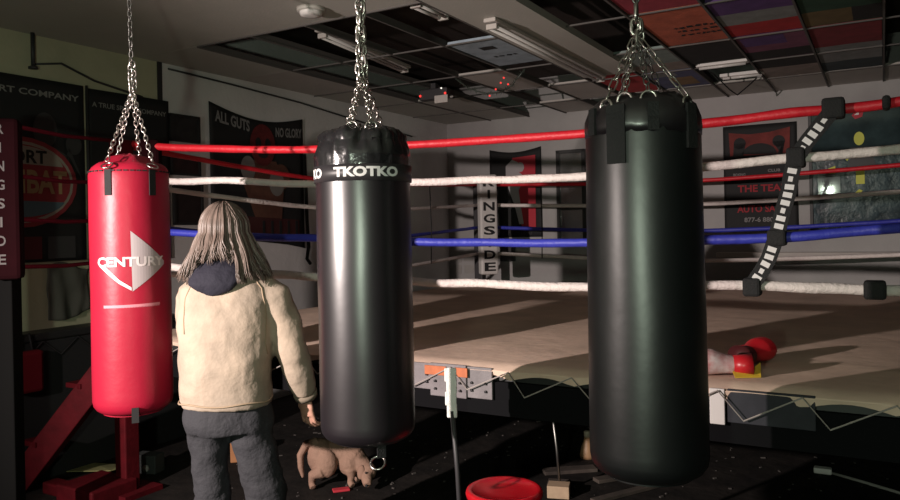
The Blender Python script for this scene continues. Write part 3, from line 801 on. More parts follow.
# ---- red bag
loc = (-1.462, 3.43, .739); H = 1.149; RR = .1715
red = thing('heavy_bag', 'red heavy punching bag with white triangle logo hanging at left', 'punching bag', loc, 0, 'hanging punching bags')
cy = Cyl(loc, RR)
b = MB(); b.lathe(bagprof(RR, H, .055, .03), 64, fn=lambda r, z, a: (r*(1+.010*noise.noise(Vector((math.cos(a)*1.5, math.sin(a)*1.5, z*3)))), z+(.012*noise.noise(Vector((math.cos(a)*2, math.sin(a)*2, 4))) if z > 1.05 else 0)))
b.build('body', M_red, red)
px = lambda dx: RR*math.asin(max(-.99, min(.99, dx/40.5)))
pz = lambda y: 1.892-.739-(y-160)/218.6
b = MB()
cy.poly(b, [(px(0), pz(231)), (px(32), pz(261)), (px(32), pz(264)), (px(1), pz(289))], 0)
A1 = [(px(-30), pz(264)), (px(-22), pz(272)), (px(-12), pz(281)), (px(0), pz(288))]
B1 = [(px(0), pz(285)), (px(-11), pz(278)), (px(-20), pz(269)), (px(-25), pz(264))]
for i in range(3): cy.poly(b, [A1[i], A1[i+1], B1[2-i], B1[3-i]], 1, .0016)
b.build('triangle_logo', [mat('silver_print', (.42, .36, .37), .45), M_whiteprint], red)
b = MB(); cy.text(b, 'CENTURY', px(31)-px(-31), .043, 0, pz(260.5), 0, .035, 0, .0028); b.build('lettering', mat('logo_white', (.70, .62, .62), .5), red)
b = MB(); cy.text(b, 'llllllllllllllllllllllllllllllllllllllll', px(27)-px(-26), .012, 0, pz(303), 0, .03); 
cy.poly(b, [(px(-26), pz(304.5)), (px(27), pz(303)), (px(27), pz(301)), (px(-26), pz(301.8))], 0); b.build('small_print', mat('pink_print', (.62, .22, .27), .6), red)
b = MB()
for k in range(40):
    a = 2*PI*k/40
    b.box(((RR+.001)*math.cos(a), (RR+.001)*math.sin(a), H-.056), (.004, .017, .006), Matrix.Rotation(a, 3, 'Z'))
b.build('seam_webbing', M_strap, red)
rings = []
for k, dx in enumerate((-20, 22, -12, 14)):
    front = k < 2
    x = px(dx) if front else px(dx)+PI*RR
    b = MB(); cy.strap(b, x, H-.165, H-.05, .030, .005); b.build('strap', M_strap, red)
    c = cy.pt(x, H-.035, .006); b = MB(); ringlink(b, c, .024, .0035, (c.x, c.y, .3)); b.build('ring', M_chain, red)
    rings.append(c+Vector((0, 0, .02)))
hub = Vector((.021, 0, pz(95)))
for i, c in enumerate(rings):
    MB().chain(hub+Vector((c.x*.06, c.y*.06, 0)), c, .028, .017, .0028, seed=i).build('chain', M_chain, red)
b = MB(); b.chain(hub+Vector((0, 0, -.01)), hub+Vector((-.004, 0, .16)), .034, .024, .0042, seed=9); b.chain(hub+Vector((.012, 0, .02)), hub+Vector((.008, 0, .15)), .03, .022, .0036, seed=8); b.build('shackle', M_chain, red)
MB().chain(hub+Vector((0, 0, .15)), Vector((.014, 0, ZC-loc[2])), .030, .017, .0027, seed=12).build('hanging_chain', M_darkchain, red)
b = MB(); b.lathe([(.03, -.012), (.03, 0)], 16, c=(0, 0, ZC-loc[2])); b.build('ceiling_plate', M_dark, red)
b = MB(); cy.strap(b, px(1), -.01, .055, .028, .008); b.build('bottom_buckle', M_black, red)

# ---- middle bag
loc = (-.303, 2.65, .807); H = 1.085; RM = .166
mid = thing('heavy_bag', 'shiny black vinyl punching bag with white band lettering hanging in the middle', 'punching bag', loc, 0, 'hanging punching bags')
cy = Cyl(loc, RM)
zb = 1.55-.807-(175-230)/283
def crumple(r, z, a):
    q = max(0, (z-.96)/.13)
    n1 = noise.noise(Vector((math.cos(a)*3.2, math.sin(a)*3.2, z*7))); n2 = noise.noise(Vector((math.cos(a)*8, math.sin(a)*8, z*14)))
    return r*(1+.012*noise.noise(Vector((math.cos(a), math.sin(a), z*4))))+min(1, q)*(.022*n1+.014*n2), z+min(1, q)*.016*n2
pr = bagprof(RM, zb+.005, .045, 0); pr = [p for p in pr if p[1] <= zb-.06]+[(RM, zb-.03), (RM, zb-.005), (RM*.9, zb)]
b = MB(); b.lathe(pr, 72, fn=lambda r, z, a: (r*(1+.008*noise.noise(Vector((math.cos(a), math.sin(a), z*4)))), z)); b.build('body', M_vinyl, mid)
sk = [(RM+.003, zb-.028), (RM+.003, zb+.03), (RM+.003, zb+.05)]
for k in range(1, 10): sk.append((RM+.004-.002*k*k*.1, zb+.05+k*(H-zb-.085)/9))
sk += [(RM*.93, H-.015), (RM*.80, H+.004), (RM*.55, H+.012), (RM*.3, H+.02), (.02, H+.02)]
b = MB(); b.lathe(sk, 96, fn=lambda r, z, a: (crumple(r, z, a) if z > zb+.02 else (r, z))); b.build('top_skirt', M_shiny, mid)
pxm = lambda dx: RM*math.asin(max(-.985, min(.985, dx/47.5)))
b = MB(); vs = []
for k in range(97):
    a = 2*PI*k/96
    for (z, rr) in ((zb-.030, RM+.0035), (zb-.030, RM+.0055), (zb+.026, RM+.0055), (zb+.026, RM+.0035)): vs.append((rr*math.cos(a), rr*math.sin(a), z))
b.add(vs, [(k*4+j, k*4+(j+1) % 4, k*4+4+(j+1) % 4, k*4+4+j) for k in range(96) for j in range(4)], 0, True); b.build('brand_band', mat('band_vinyl', (.030, .027, .030), .45), mid)
for cx in range(3):
    x0, x1 = pxm(-27), pxm(32); wd = x1-x0
    b = MB(); cy.text(b, 'TKOTKO', wd, .034, (x0+x1)/2-cx*(wd+.055), zb, 0, .05, 0, .0065); b.build('lettering', M_whiteprint, mid)
rings = []
for k, (dx, back) in enumerate(((-17, 0), (15, 0), (-30, 1), (22, 1))):
    x = pxm(dx)*.8 if not back else pxm(dx)+PI*RM
    c = cy.pt(x, H+.005, -.045); q = MB(); ringlink(q, c, .02, .0035, (c.x, c.y, 0)); q.build('ring', M_chain, mid); rings.append(c+Vector((0, 0, .015)))
    q = MB(); cy.strap(q, x, H-.14, H+.0, .024, .004, prof=lambda z: RM-.012 if z < H-.03 else RM-.03); q.build('strap', M_vinyl, mid)
hub = Vector((.003, 0, 2.093-.807))
for i, c in enumerate(rings):
    MB().chain(hub+Vector((c.x*.12, c.y*.12, -.01)), c, .026, .017, .003, seed=20+i).build('chain', M_chain, mid)
b = MB()
for i, (dx, L0, L1, LL) in enumerate(((-.012, -.02, .30, .042), (.012, 0, .29, .036), (.0, -.01, .16, .05), (-.004, .1, .30, .05))):
    b.chain(hub+Vector((dx, .012*(i % 2), L0)), hub+Vector((-dx*.6, -.01*(i % 2), L1)), LL, LL*.62, .0046, seed=30+i)
b.build('shackle', M_chain, mid)
b = MB(); b.chain(hub+Vector((-.006, 0, .28)), Vector((-.012, 0, ZC-loc[2])), .036, .022, .004, seed=40); b.chain(hub+Vector((.008, 0, .28)), Vector((0, .02, ZC-loc[2])), .036, .022, .004, seed=41); b.build('hanging_chain', M_darkchain, mid)
b = MB(); b.lathe([(.035, -.012), (.035, 0)], 16, c=(0, 0, ZC-loc[2])); b.build('ceiling_plate', M_dark, mid)
b = MB(); vs = []
pts = [cy.pt(pxm(-38)+k*.012, .052+.003*math.sin(k*2.1), -.0155) for k in range(19)]
b.tube(pts, .0018, 5); b.build('bottom_stitching', mat('grey_thread', (.30, .28, .28), .7), mid)
b = MB(); cy.strap(b, pxm(12), -.03, .09, .03, .006, prof=lambda z: RM-.012 if z > .03 else RM-.045); b.build('bottom_strap', M_strap, mid)
b = MB(); ringlink(b, cy.pt(pxm(11), -.045, -.04), .025, .004, (-cy.pt(0, 0).x, cy.pt(0, 0).y, .2)); b.build('bottom_ring', M_chain, mid)

# ---- large bag
loc = (.596, 2.3, .780); H = 1.136; RL_ = .1775
big = thing('heavy_bag', 'largest black leather punching bag on long chains hanging at right', 'punching bag', loc, 0, 'hanging punching bags')
cy = Cyl(loc, RL_)
b = MB(); pr = bagprof(RL_, H, .055, .025)
b.lathe(pr, 72, fn=lambda r, z, a: (r*(.965+.035*min(1, (H-z)/.9)+.007*noise.noise(Vector((math.cos(a)*1.5, math.sin(a)*1.5, z*3)))), z+(.01*noise.noise(Vector((math.cos(a)*3, math.sin(a)*3, 2))) if z > 1.02 else 0)))
b.build('body', M_leather, big)
pxb = lambda dx: RL_*math.asin(max(-.985, min(.985, dx/59)))
b = MB(); b.lathe([(RL_*.975, H-.10), (RL_*.985, H-.075), (RL_*.98, H-.05), (RL_*.9, H-.012), (RL_*.7, H+.016), (RL_*.4, H+.02), (.02, H+.02)], 72,
                  fn=lambda r, z, a: (r*(1+.02*noise.noise(Vector((math.cos(a)*5, math.sin(a)*5, z*9)))), z+.010*noise.noise(Vector((math.cos(a)*6, math.sin(a)*6, 1)))))
b.build('top_cap', M_vinyl, big)
rings = []
for k, (dx, back) in enumerate(((-38, 0), (48, 0), (-20, 0), (8, 0))):
    x = pxb(dx)
    c = cy.pt(x, H-.02 if abs(dx) > 30 else H-.005, -.02 if abs(dx) > 30 else -.035)
    q = MB(); ringlink(q, c, .022, .0045, (c.x, c.y, 0)); q.build('ring', M_chain, big); rings.append(c+Vector((0, 0, .02)))
for (dx, z0, w_) in ((-24, H-.19, .055), (45, H-.15, .04), (-47, H-.10, .03), (10, H-.10, .03)):
    q = MB(); cy.strap(q, pxb(dx), z0, H-.02, w_, .010, prof=lambda z: RL_*.972 if z < H-.06 else RL_*.95); q.build('strap', M_strap, big)
for dx in (pxb(0)+PI*RL_-.1, pxb(0)+PI*RL_+.1):
    c = cy.pt(dx, H-.005, -.035); q = MB(); ringlink(q, c, .022, .0045, (c.x, c.y, 0)); q.build('ring', M_chain, big); rings.append(c+Vector((0, 0, .02)))
hub = Vector((-.011, 0, 2.12-.780))
for i, c in enumerate(rings):
    long = i < 2
    MB().chain(hub+Vector((c.x*.08, c.y*.08, -.005)), c, .046 if long else .034, .019 if long else .016, .0028 if long else .0022, seed=50+i).build('chain', M_chain if i < 3 else M_darkchain, big)
b = MB(); b.chain(hub+Vector((0, 0, -.03)), hub+Vector((0, 0, .10)), .055, .032, .006, seed=60); b.chain(hub+Vector((.012, .01, -.03)), hub+Vector((.008, 0, .05)), .04, .024, .005, seed=61); b.build('shackle', M_chain, big)
MB().chain(hub+Vector((0, 0, .09)), Vector((-.016, 0, ZC-loc[2])), .03, .018, .0035, seed=62).build('hanging_chain', M_darkchain, big)
b = MB(); b.lathe([(.035, -.012), (.035, 0)], 16, c=(0, 0, ZC-loc[2])); b.build('ceiling_plate', M_dark, big)

# ================================================================== PERSON
M_skin = mat('skin', (.50, .27, .20), .5, var=.1, vscale=12)
M_jacket = mat('tan_canvas_jacket', (.47, .37, .285), .85, bump=.15, bscale=60, col2=(.27, .22, .175), vscale=5)
M_trouser = mat('charcoal_work_trousers', (.028, .028, .034), .85, bump=.3, bscale=60, var=.25, vscale=8)
M_hood = mat('navy_hood', (.011, .010, .021), .85, bump=.2, bscale=60)
M_hair = mat('grey_brown_hair', (.20, .148, .125), .40, spec=.5, var=.5, vscale=14, stretch=(3, 3, .4))
per = thing('person', 'person with long grey-brown hair in a tan jacket and dark trousers, back turned', 'person', (-.955, 3.28, 0), 0)
# body (one continuous surface)
b = MB()
b.loft([(-.03, 0, .84, .12, .09), (-.03, 0, 1.0, .13, .095), (-.03, 0, 1.2, .14, .095), (-.03, 0, 1.33, .15, .08), (-.03, .005, 1.39, .08, .07), (-.028, .01, 1.45, .055, .06), (-.028, .02, 1.52, .054, .058)], 24)
b.loft([(-.028, .035, 1.445, .045, .05), (-.028, .035, 1.47, .062, .075), (-.028, .02, 1.52, .073, .092), (-.028, .012, 1.57, .077, .098), (-.028, .005, 1.62, .070, .09), (-.028, 0, 1.65, .048, .062), (-.028, 0, 1.662, .02, .03)], 24)
b.ball((-.028, .118, 1.54), (.014, .022, .022)); b.ball((-.028, .105, 1.495), (.026, .014, .010)); b.ball((-.028, .09, 1.46), (.028, .025, .018))
for s in (-1, 1):
    b.ball((-.028+s*.032, .098, 1.565), (.014, .012, .010)); b.ball((-.028+s*.08, .01, 1.545), (.010, .022, .032))
ARM_R = [(.135, .0, 1.325), (.185, .0, 1.22), (.225, .02, 1.05), (.245, .06, .95), (.258, .10, .875)]
ARM_L = [(-.165, .0, 1.315), (-.180, .04, 1.22), (-.165, .12, 1.09), (-.12, .22, 1.05), (-.07, .30, 1.03)]
for A_ in (ARM_R, ARM_L): b.tube(A_, [.055, .048, .042, .036, .028], 14)
LEG_L = [(-.115, 0, .86), (-.115, .0, .68), (-.11, .02, .48), (-.108, .01, .28), (-.105, -.01, .08)]
LEG_R = [(.06, 0, .86), (.075, .01, .68), (.105, .03, .48), (.108, .02, .28), (.11, 0, .08)]
for A_ in (LEG_L, LEG_R): b.tube(A_, [.070, .062, .050, .045, .036], 16)
for x in (-.105, .11): b.tube([(x, -.04, .05), (x, .05, .045), (x, .16, .03)], [.035, .038, .025], 12)
def hand(b, w, d, side):
    """w wrist, d direction of the fingers, side thumb side; four unequal curled fingers and a thumb"""
    w = Vector(w); d = Vector(d).normalized(); side = Vector(side); side = (side-d*side.dot(d)).normalized(); n = d.cross(side)
    b.tube([w-d*.02, w+d*.02, w+d*.05, w+d*.085], [.024, .033, .040, .038], 14, flat=.42, up=n)
    for k, (o, L) in enumerate(((.031, .068), (.0105, .078), (-.0105, .072), (-.031, .055))):
        p0 = w+d*.07+side*o; p1 = w+d*(.088+L*.40)+side*o*1.12+n*.008; p2 = p1+d*L*.26+n*.020; p3 = p2+d*L*.02+n*.022
        b.tube([p0, p1, p2, p3], [.0092, .0086, .0080, .0068], 10); b.ball(p3, .0068, n=8)
    q0 = w+d*.025+side*.024; q1 = q0+d*.028+side*.026+n*.006; q2 = q1+d*.030+side*.004+n*.014
    b.tube([q0, q1, q2], [.013, .0105, .008], 10); b.ball(q2, .008, n=8)
hand(b, (.262, .105, .868), (.06, .10, -1), (-.75, .65, 0)); hand(b, (-.055, .32, 1.028), (.6, .7, -.1), (.3, -.2, .9))
body = b.build('body', M_skin, per)
applied(body, [('REMESH', dict(mode='VOXEL', voxel_size=.0045)), ('SMOOTH', dict(factor=.5, iterations=2))])
# jacket: torso and sleeves in one garment
b = MB()
b.loft([(-.035, 0, .862, .176, .135), (-.035, 0, .885, .180, .14), (-.035, -.01, .95, .180, .142), (-.028, -.015, 1.08, .182, .145), (-.022, -.02, 1.20, .188, .148), (-.018, -.018, 1.28, .188, .138),
        (-.025, -.012, 1.335, .180, .118), (-.026, -.005, 1.375, .13, .095), (-.027, 0, 1.405, .085, .08), (-.027, .0, 1.425, .075, .075)], 32, power=2.3)
b.tube([(.09, -.01, 1.335), (.165, -.01, 1.285), (.205, .005, 1.18), (.232, .02, 1.05), (.25, .05, .97), (.262, .09, .885)], [.062, .075, .068, .064, .058, .046], 18)
b.tube([(-.12, -.01, 1.325), (-.168, .0, 1.28), (-.185, .035, 1.18), (-.168, .12, 1.09), (-.13, .20, 1.05), (-.08, .285, 1.033)], [.06, .064, .060, .056, .052, .045], 18)
jk = b.build('jacket', M_jacket, per)
applied(jk, [('REMESH', dict(mode='VOXEL', voxel_size=.009)), ('SMOOTH', dict(factor=.5, iterations=3))])
wrinkle(jk, .007, 7, 1.7, (1, 1, 1.5)); wrinkle(jk, .0035, 18, 4.2, (1, 1, .6))
b = MB()
hemp = [(-.035+.181*math.copysign(abs(math.cos(a))**.87, math.cos(a)), -.002+.142*math.copysign(abs(math.sin(a))**.87, math.sin(a)), .885+.004*math.sin(a*5)) for a in [2*PI*k/60 for k in range(60)]]
b.tube(hemp, .0035, 6, closed=True); b.build('hem_seam', mat('tan_stitch', (.34, .25, .17), .9), jk)
from mathutils.bvhtree import BVHTree
bv = BVHTree.FromPolygons([v.co for v in jk.data.vertices], [tuple(p.vertices) for p in jk.data.polygons])
def on_back(x, z):
    h = bv.ray_cast(Vector((x, -1, z)), Vector((0, 1, 0)))
    return h[0]+Vector((0, -.0005, 0)) if h[0] else None
for line in ([(.10, 1.375), (.135, 1.33), (.150, 1.27), (.152, 1.20), (.146, 1.12), (.15, 1.06)], [(-.13, 1.355), (-.15, 1.30), (-.155, 1.22), (-.15, 1.15)]):
    q = []
    for i in range(len(line)-1):
        for k in range(5):
            x = line[i][0]+(line[i+1][0]-line[i][0])*k/5; z = line[i][1]+(line[i+1][1]-line[i][1])*k/5
            p = on_back(x, z)
            if p is not None: q.append(p)
    MB().tube(q, .0028, 6).build('armhole_seam', mat('tan_stitch', (.34, .25, .17), .9), jk)
b = MB(); cuff = Vector((.264, .097, .874)); dd = Vector((.12, .40, -.9)).normalized(); x_ = dd.orthogonal().normalized(); y_ = dd.cross(x_)
b.tube([cuff-dd*.012, cuff+dd*.012], [.050, .047], 20); b.build('cuff', mat('tan_cuff', (.20, .16, .12), .9), jk)
# trousers
b = MB()
b.loft([(-.03, 0, .93, .155, .115), (-.03, 0, .86, .163, .125), (-.03, 0, .80, .168, .128), (-.028, 0, .76, .165, .12)], 28, power=2.3)
b.tube([(-.110, 0, .86), (-.112, 0, .72), (-.108, .015, .58), (-.104, .025, .46), (-.104, .01, .28), (-.104, -.005, .05)], [.086, .079, .074, .072, .076, .082], 20)
b.tube([(.055, 0, .86), (.068, .0, .72), (.092, .015, .58), (.108, .03, .46), (.112, .02, .28), (.112, 0, .05)], [.088, .083, .083, .081, .082, .086], 20)
tr = b.build('trousers', M_trouser, per)
applied(tr, [('REMESH', dict(mode='VOXEL', voxel_size=.009)), ('SMOOTH', dict(factor=.5, iterations=3))])
wrinkle(tr, .009, 8, 2.9, (1, 1, 1.2)); wrinkle(tr, .005, 17, 7.7, (1, 1, 1))
for x in (-.105, .112):
    b = MB(); b.loft([(x, .045, .0, .047, .135), (x, .045, .03, .047, .135), (x, .035, .06, .042, .115), (x, -.01, .10, .043, .06), (x, -.015, .13, .044, .055)], 20); b.build('shoe', M_black, per)
# hood lying on the back
b = MB()
b.loft([(-.030, -.140, 1.305, .02, .012), (-.032, -.138, 1.325, .066, .022), (-.034, -.130, 1.355, .100, .036), (-.034, -.110, 1.39, .106, .046), (-.032, -.085, 1.42, .096, .050), (-.03, -.05, 1.45, .08, .05)], 24)
hd = b.build('hood', M_hood, per)
applied(hd, [('REMESH', dict(mode='VOXEL', voxel_size=.008)), ('SMOOTH', dict(factor=.5, iterations=3))]); wrinkle(hd, .007, 14, 3.1)
# hair: a cap and many fine locks
b = MB(); hc = Vector((-.028, .0, 1.556))
b.ball(tuple(hc+Vector((0, -.006, .008))), (.084, .102, .101), n=28)
rnd = random.Random(21)
def on_head(phi, th, g):      # phi 0 = back of the head, positive towards the right ear; th 0 = crown
    return hc+Vector((math.sin(phi)*math.sin(th)*(.082+g), -math.cos(phi)*math.sin(th)*(.102+g), .008+math.cos(th)*(.099+g)))
for i in range(900):
    phi = rnd.uniform(-2.0, 2.0); g = rnd.uniform(.0, .014)
    part = rnd.uniform(.0, .5)
    ph0 = phi*.6+rnd.uniform(-.08, .08)
    clump = math.sin(phi*9.0)*.5+.5*math.sin(phi*23+1)
    pts = []
    for k in range(8):
        q = k/7; pts.append(on_head(ph0+(phi-ph0)*min(1, q*1.4), part+(PI*.53-part)*q, g+.004*clump*q))
    p = pts[-1].copy()
    zend = 1.425+rnd.uniform(-.022, .022)-(.050 if phi > .55 else 0)-(.045 if phi < -.7 else 0)+.012*clump
    if abs(phi) < .55: zend += .03
    out = Vector((math.sin(phi), -math.cos(phi), 0)); ph = phi*6+rnd.uniform(-.5, .5); am = .006+rnd.uniform(0, .003)
    n = 8; z0 = p.z
    fl = .16+.05*clump+(.32 if phi > .5 else .24 if phi < -.7 else .20)+rnd.uniform(-.04, .05)
    for k in range(1, n+1):
        q = k/n; z = z0+(zend-z0)*q
        pts.append(Vector((p.x, p.y, z))+out*(fl*(z0-z)*(.45+.55*q)+.010*math.sin(q*PI)+.004*clump)+Vector((am*math.sin(ph+q*6.5), am*.6*math.cos(ph+q*6), 0))*q)
    r0 = rnd.uniform(.0024, .0046)
    m_ = len(pts)
    b.tube(pts, [r0*(.8 if k < 2 else 1 if k < m_-4 else max(.15, 1-(k-m_+5)*.2)) for k in range(m_)], 5)
b.build('hair', M_hair, per)

# broad, heavy build: widen the figure and settle the feet on the floor
def walk(o):
    yield o
    for c in o.children: yield from walk(c)
bpy.context.view_layer.update()
done = set()
for o in walk(per):
    if o.type == 'MESH' and o.data.name not in done:
        done.add(o.data.name)
        for v in o.data.vertices:
            z = v.co.z
            v.co.x *= 1.09; v.co.y *= 1.07
            v.co.z = 1.55+(z-1.55)*1.09 if z > .6 else z*(1.55-.95*1.09)/.6
        o.data.update()

# ================================================================== DOG
M_dog = mat('tan_short_fur', (.30, .18, .13), .85, bump=.25, bscale=60, var=.25, vscale=9)
dog = thing('dog', 'small tan short-haired dog sniffing the floor behind the middle bag', 'dog', (-.84, 4.57, 0), math.radians(-12))
b = MB()
b.tube([(.03, .05, .185), (.10, .06, .195), (.17, .06, .180), (.24, .05, .150)], [.088, .092, .084, .076], 18)
b.ball((.025, .0, .18), (.085, .080, .110)); b.ball((.075, -.04, .150), (.070, .055, .088)); b.ball((.20, .03, .135), (.07, .075, .075))
b.tube([(.055, -.06, .11), (.0, -.08, .085), (-.005, -.075, .035), (.012, -.095, .018)], [.046, .030, .021, .022], 12)
b.tube([(.03, .11, .13), (-.02, .12, .085), (-.03, .115, .035), (-.01, .10, .016)], [.042, .027, .020, .021], 12)
for y in (-.01, .10): b.tube([(.215, y, .11), (.222, y, .065), (.215, y, .03), (.235, y-.015, .016)], [.038, .023, .020, .022], 12)
b.tube([(.23, .05, .16), (.275, .03, .135), (.30, .02, .115)], [.066, .054, .050], 14)
b.ball((.318, .005, .100), (.058, .054, .054)); b.tube([(.325, -.03, .085), (.342, -.070, .058), (.347, -.088, .048)], [.038, .030, .022], 12)
b.tube([(.015, -.02, .275), (-.045, -.05, .265), (-.078, -.07, .20), (-.072, -.08, .13), (-.058, -.08, .07)], [.026, .025, .022, .018, .010], 10)
db = b.build('body', M_dog, dog)
applied(db, [('REMESH', dict(mode='VOXEL', voxel_size=.006)), ('SMOOTH', dict(factor=.5, iterations=3))])
for s in (-1, 1):
    b = MB(); b.ball((.296, .004+s*.050, .108), (.024, .012, .042), n=14, rot=Matrix.Rotation(s*.35, 3, 'X')); b.build('ear', mat('tan_ear_fur', (.24, .14, .10), .85), dog)
MB().ball((.349, -.107, .050), .009, n=10).build('nose', M_black, dog)
for s in (-1, 1): MB().ball((.337+.004*s, -.040+s*.024, .112), .0065, n=8).build('eye', M_black, dog)

# ================================================================== GLOVES ON THE CANVAS
def glove(name, label, loc, rz, shellm, cuffm, palmm, flip=1, s=1.0, tilt=0.0):
    t = thing(name, label, 'boxing glove', loc, rz, 'boxing gloves on the canvas')
    b = MB()
    b.tube([(-.04, 0, .042), (.0, 0, .046), (.045, 0, .052), (.085, 0, .052), (.115, 0, .044), (.128, 0, .032)], [.042*s, .048*s, .062*s, .066*s, .052*s, .03*s], 18, flat=.82)
    m = b.build('mitt', shellm, t); applied(m, [('REMESH', dict(mode='VOXEL', voxel_size=.006)), ('SMOOTH', dict(factor=.5, iterations=4))])
    b = MB(); b.tube([(.0, flip*.036, .042), (.035, flip*.058, .048), (.07, flip*.054, .046), (.09, flip*.042, .042)], [.018, .022, .021, .015], 12); b.build('thumb', palmm, t)
    b = MB(); b.tube([(-.105, 0, .045), (-.07, 0, .043), (-.035, 0, .042)], [.052*s, .047*s, .044*s], 18, flat=.85); b.build('cuff', cuffm, t)
    return t
zc = ZR+.001
g1 = Vector((1.081, 2.990, zc)); g2 = Vector((1.288, 3.227, zc))
glove('boxing_glove', 'white and red boxing glove with yellow cuff, resting beside the large bag', g1, math.radians(165), mat('white_glove_leather', (.74, .68, .66), .4, var=.3, vscale=22, col2=(.50, .20, .20)), mat('glove_red', (.48, .012, .02), .35), mat('white_glove_plain', (.66, .6, .58), .4), flip=-1)
glove('boxing_glove', 'all red boxing glove lying on canvas, right of the white one', g2, math.radians(38), mat('glove_red', (.48, .012, .02), .35), mat('glove_dark_red', (.06, .008, .010), .5), mat('glove_red', (.48, .012, .02), .35))
b = MB(); b.add([(-.05, -.02, .004), (.05, -.03, .004), (.075, .02, .05), (.02, .0, .022), (-.02, .035, .045), (-.045, .02, .03), (-.05, -.02, .0), (.05, -.03, .0), (.075, .02, .044), (.02, .0, .016), (-.02, .035, .039), (-.045, .02, .024)],
      [(0, 1, 3), (1, 2, 3), (3, 4, 5), (0, 3, 5), (9, 7, 6), (9, 8, 7), (11, 10, 9), (11, 9, 6), (0, 6, 7, 1), (1, 7, 8, 2), (2, 8, 9, 3), (3, 9, 10, 4), (4, 10, 11, 5), (5, 11, 6, 0)])
tag(b.build('yellow_wrap', mat('yellow_cloth', (.62, .40, .03), .7, var=.2), None, loc=(1.147, 2.947, ZR+.002), rotz=.1), 'crumpled yellow hand wrap beside the white and red glove', 'hand wrap')

# ================================================================== STOOL, POLE AND THINGS ON THE FLOOR
st = thing('stool', 'round red enamel stool at the bottom of the picture', 'stool', (.178, 2.74, .0), 0)
b = MB(); b.lathe([(.125, .555), (.138, .565), (.142, .580), (.138, .592), (.128, .597), (.118, .592), (.06, .588), (.01, .587)], 48); b.build('seat', M_stool, st)
for k in range(4):
    a = PI/4+k*PI/2; ca, sa = math.cos(a), math.sin(a)
    b = MB(); b.tube([(.115*ca, .115*sa, .57), (.13*ca, .13*sa, .40), (.17*ca, .17*sa, .012)], .0115, 10); lg = b.build('leg', M_stool, st)
    b = MB(); b.lathe([(.015, 0), (.015, .02), (.012, .024)], 12, c=(.171*ca, .171*sa, 0)); b.build('rubber_foot', M_black, lg)
b = MB(); b.tube([(.142*math.cos(2*PI*k/32), .142*math.sin(2*PI*k/32), .26) for k in range(32)], .008, 8, closed=True); b.build('foot_ring', M_stool, st)

pl = thing('pole', 'thin black pole with white tape at its top before the ring edge', 'pole', (.03, 3.08, 0), 0)
MB().tube([(0, 0, 0), (-.02, 0, .55), (-.037, .0, .80)], .010, 10).build('shaft', M_dark, pl)
b = MB()
for k, (zz, ww) in enumerate(((.80, .042), (.85, .047), (.90, .043), (.947, .049))): b.box((-.037-.004*(k % 2), 0, zz), (ww, .014, .057), Matrix.Rotation(-.12, 3, 'Z'), bev=.004)
b.build('white_tape', mat('white_tape', (.80, .78, .76), .6, bump=.4, bscale=40), pl)
MB().lathe([(.05, 0), (.05, .01), (.015, .02)], 20).build('foot', M_dark, pl)

bk = thing('wooden_block', 'small pale wooden block on the floor holding a thin upright stick', 'block', (.60, 4.33, 0), math.radians(-14))
MB().box((0, -.03, .035), (.125, .10, .07), bev=.004).build('block', M_wood, bk)
MB().box((-.01, .07, .025), (.13, .10, .05), bev=.004).build('rear_block', M_board, bk)
MB().tube([(.0, .02, .05), (-.012, .02, .25), (-.038, .02, .50)], .0085, 8).build('stick', M_darkchain, bk)
cn = thing('cone_bottle', 'small tan bottle standing on the floor behind the large bag', 'bottle', (.885, 5.0, 0), 0)
b = MB(); b.lathe([(.048, 0), (.052, .02), (.042, .07), (.026, .11), (.02, .14)], 24); b.build('body', mat('tan_plastic', (.33, .19, .10), .5), cn)
b = MB(); b.lathe([(.022, .14), (.022, .175), (.015, .18)], 20); b.build('cap', mat('cream_plastic2', (.5, .42, .32), .5), cn)
# loose boards and sticks under the ring
for (x, y, L, a, w_, lab) in ((1.08, 4.60, .50, 20, .07, 'dark floor board scrap below the large bag, nearest the wooden block'),
                              (1.30, 5.05, .60, 28, .06, 'dark board scrap lying just behind the board by the block'),
                              (.72, 4.72, .34, 8, .09, 'short dark board scrap behind the wooden block'),
                              (.98, 4.30, .50, 30, .05, 'dark lath at the picture bottom below the large bag')):
    o = MB().box((0, 0, .012), (L, w_, .022), bev=.003).build('board_scrap', M_board, None, loc=(x, y, 0), rotz=math.radians(a)); tag(o, lab, 'board', 'board scraps on the floor')
tag(MB().tube([(2.00, 5.55, .012), (2.20, 5.15, .012)], .012, 8).build('thin_stick', M_paper), 'thin pale stick on the floor right of the large bag', 'stick')
t = thing('power_cable', 'grey cable with a pale plug on the floor at lower right', 'cable', (2.27, 4.56, 0), 0)
MB().tube([(0.02, 0, .012), (.12, -.16, .010), (.23, -.36, .010), (.34, -.58, .010)], .009, 8).build('cord', M_paper, t)
b = MB(); b.box((-.02, .03, .02), (.10, .06, .035), Matrix.Rotation(-.5, 3, 'Z'), bev=.008); b.build('plug', M_white, t)
rnd = random.Random(77)
b = MB()
for i in range(260):
    x = rnd.uniform(-1.5, 2.6); y = rnd.uniform(4.2, 6.4)
    s = rnd.uniform(.003, .012)
    b.box((x, y, s*.3), (s*rnd.uniform(1, 3), s, s*.6), Matrix.Rotation(rnd.uniform(0, 3.1), 3, 'Z'))
o = b.build('floor_litter', mat('litter_grey', (.08, .07, .065), .9, var=.4)); o['kind'] = 'stuff'; o['label'] = 'fine pale litter scattered on the dark floor'; o['category'] = 'litter'
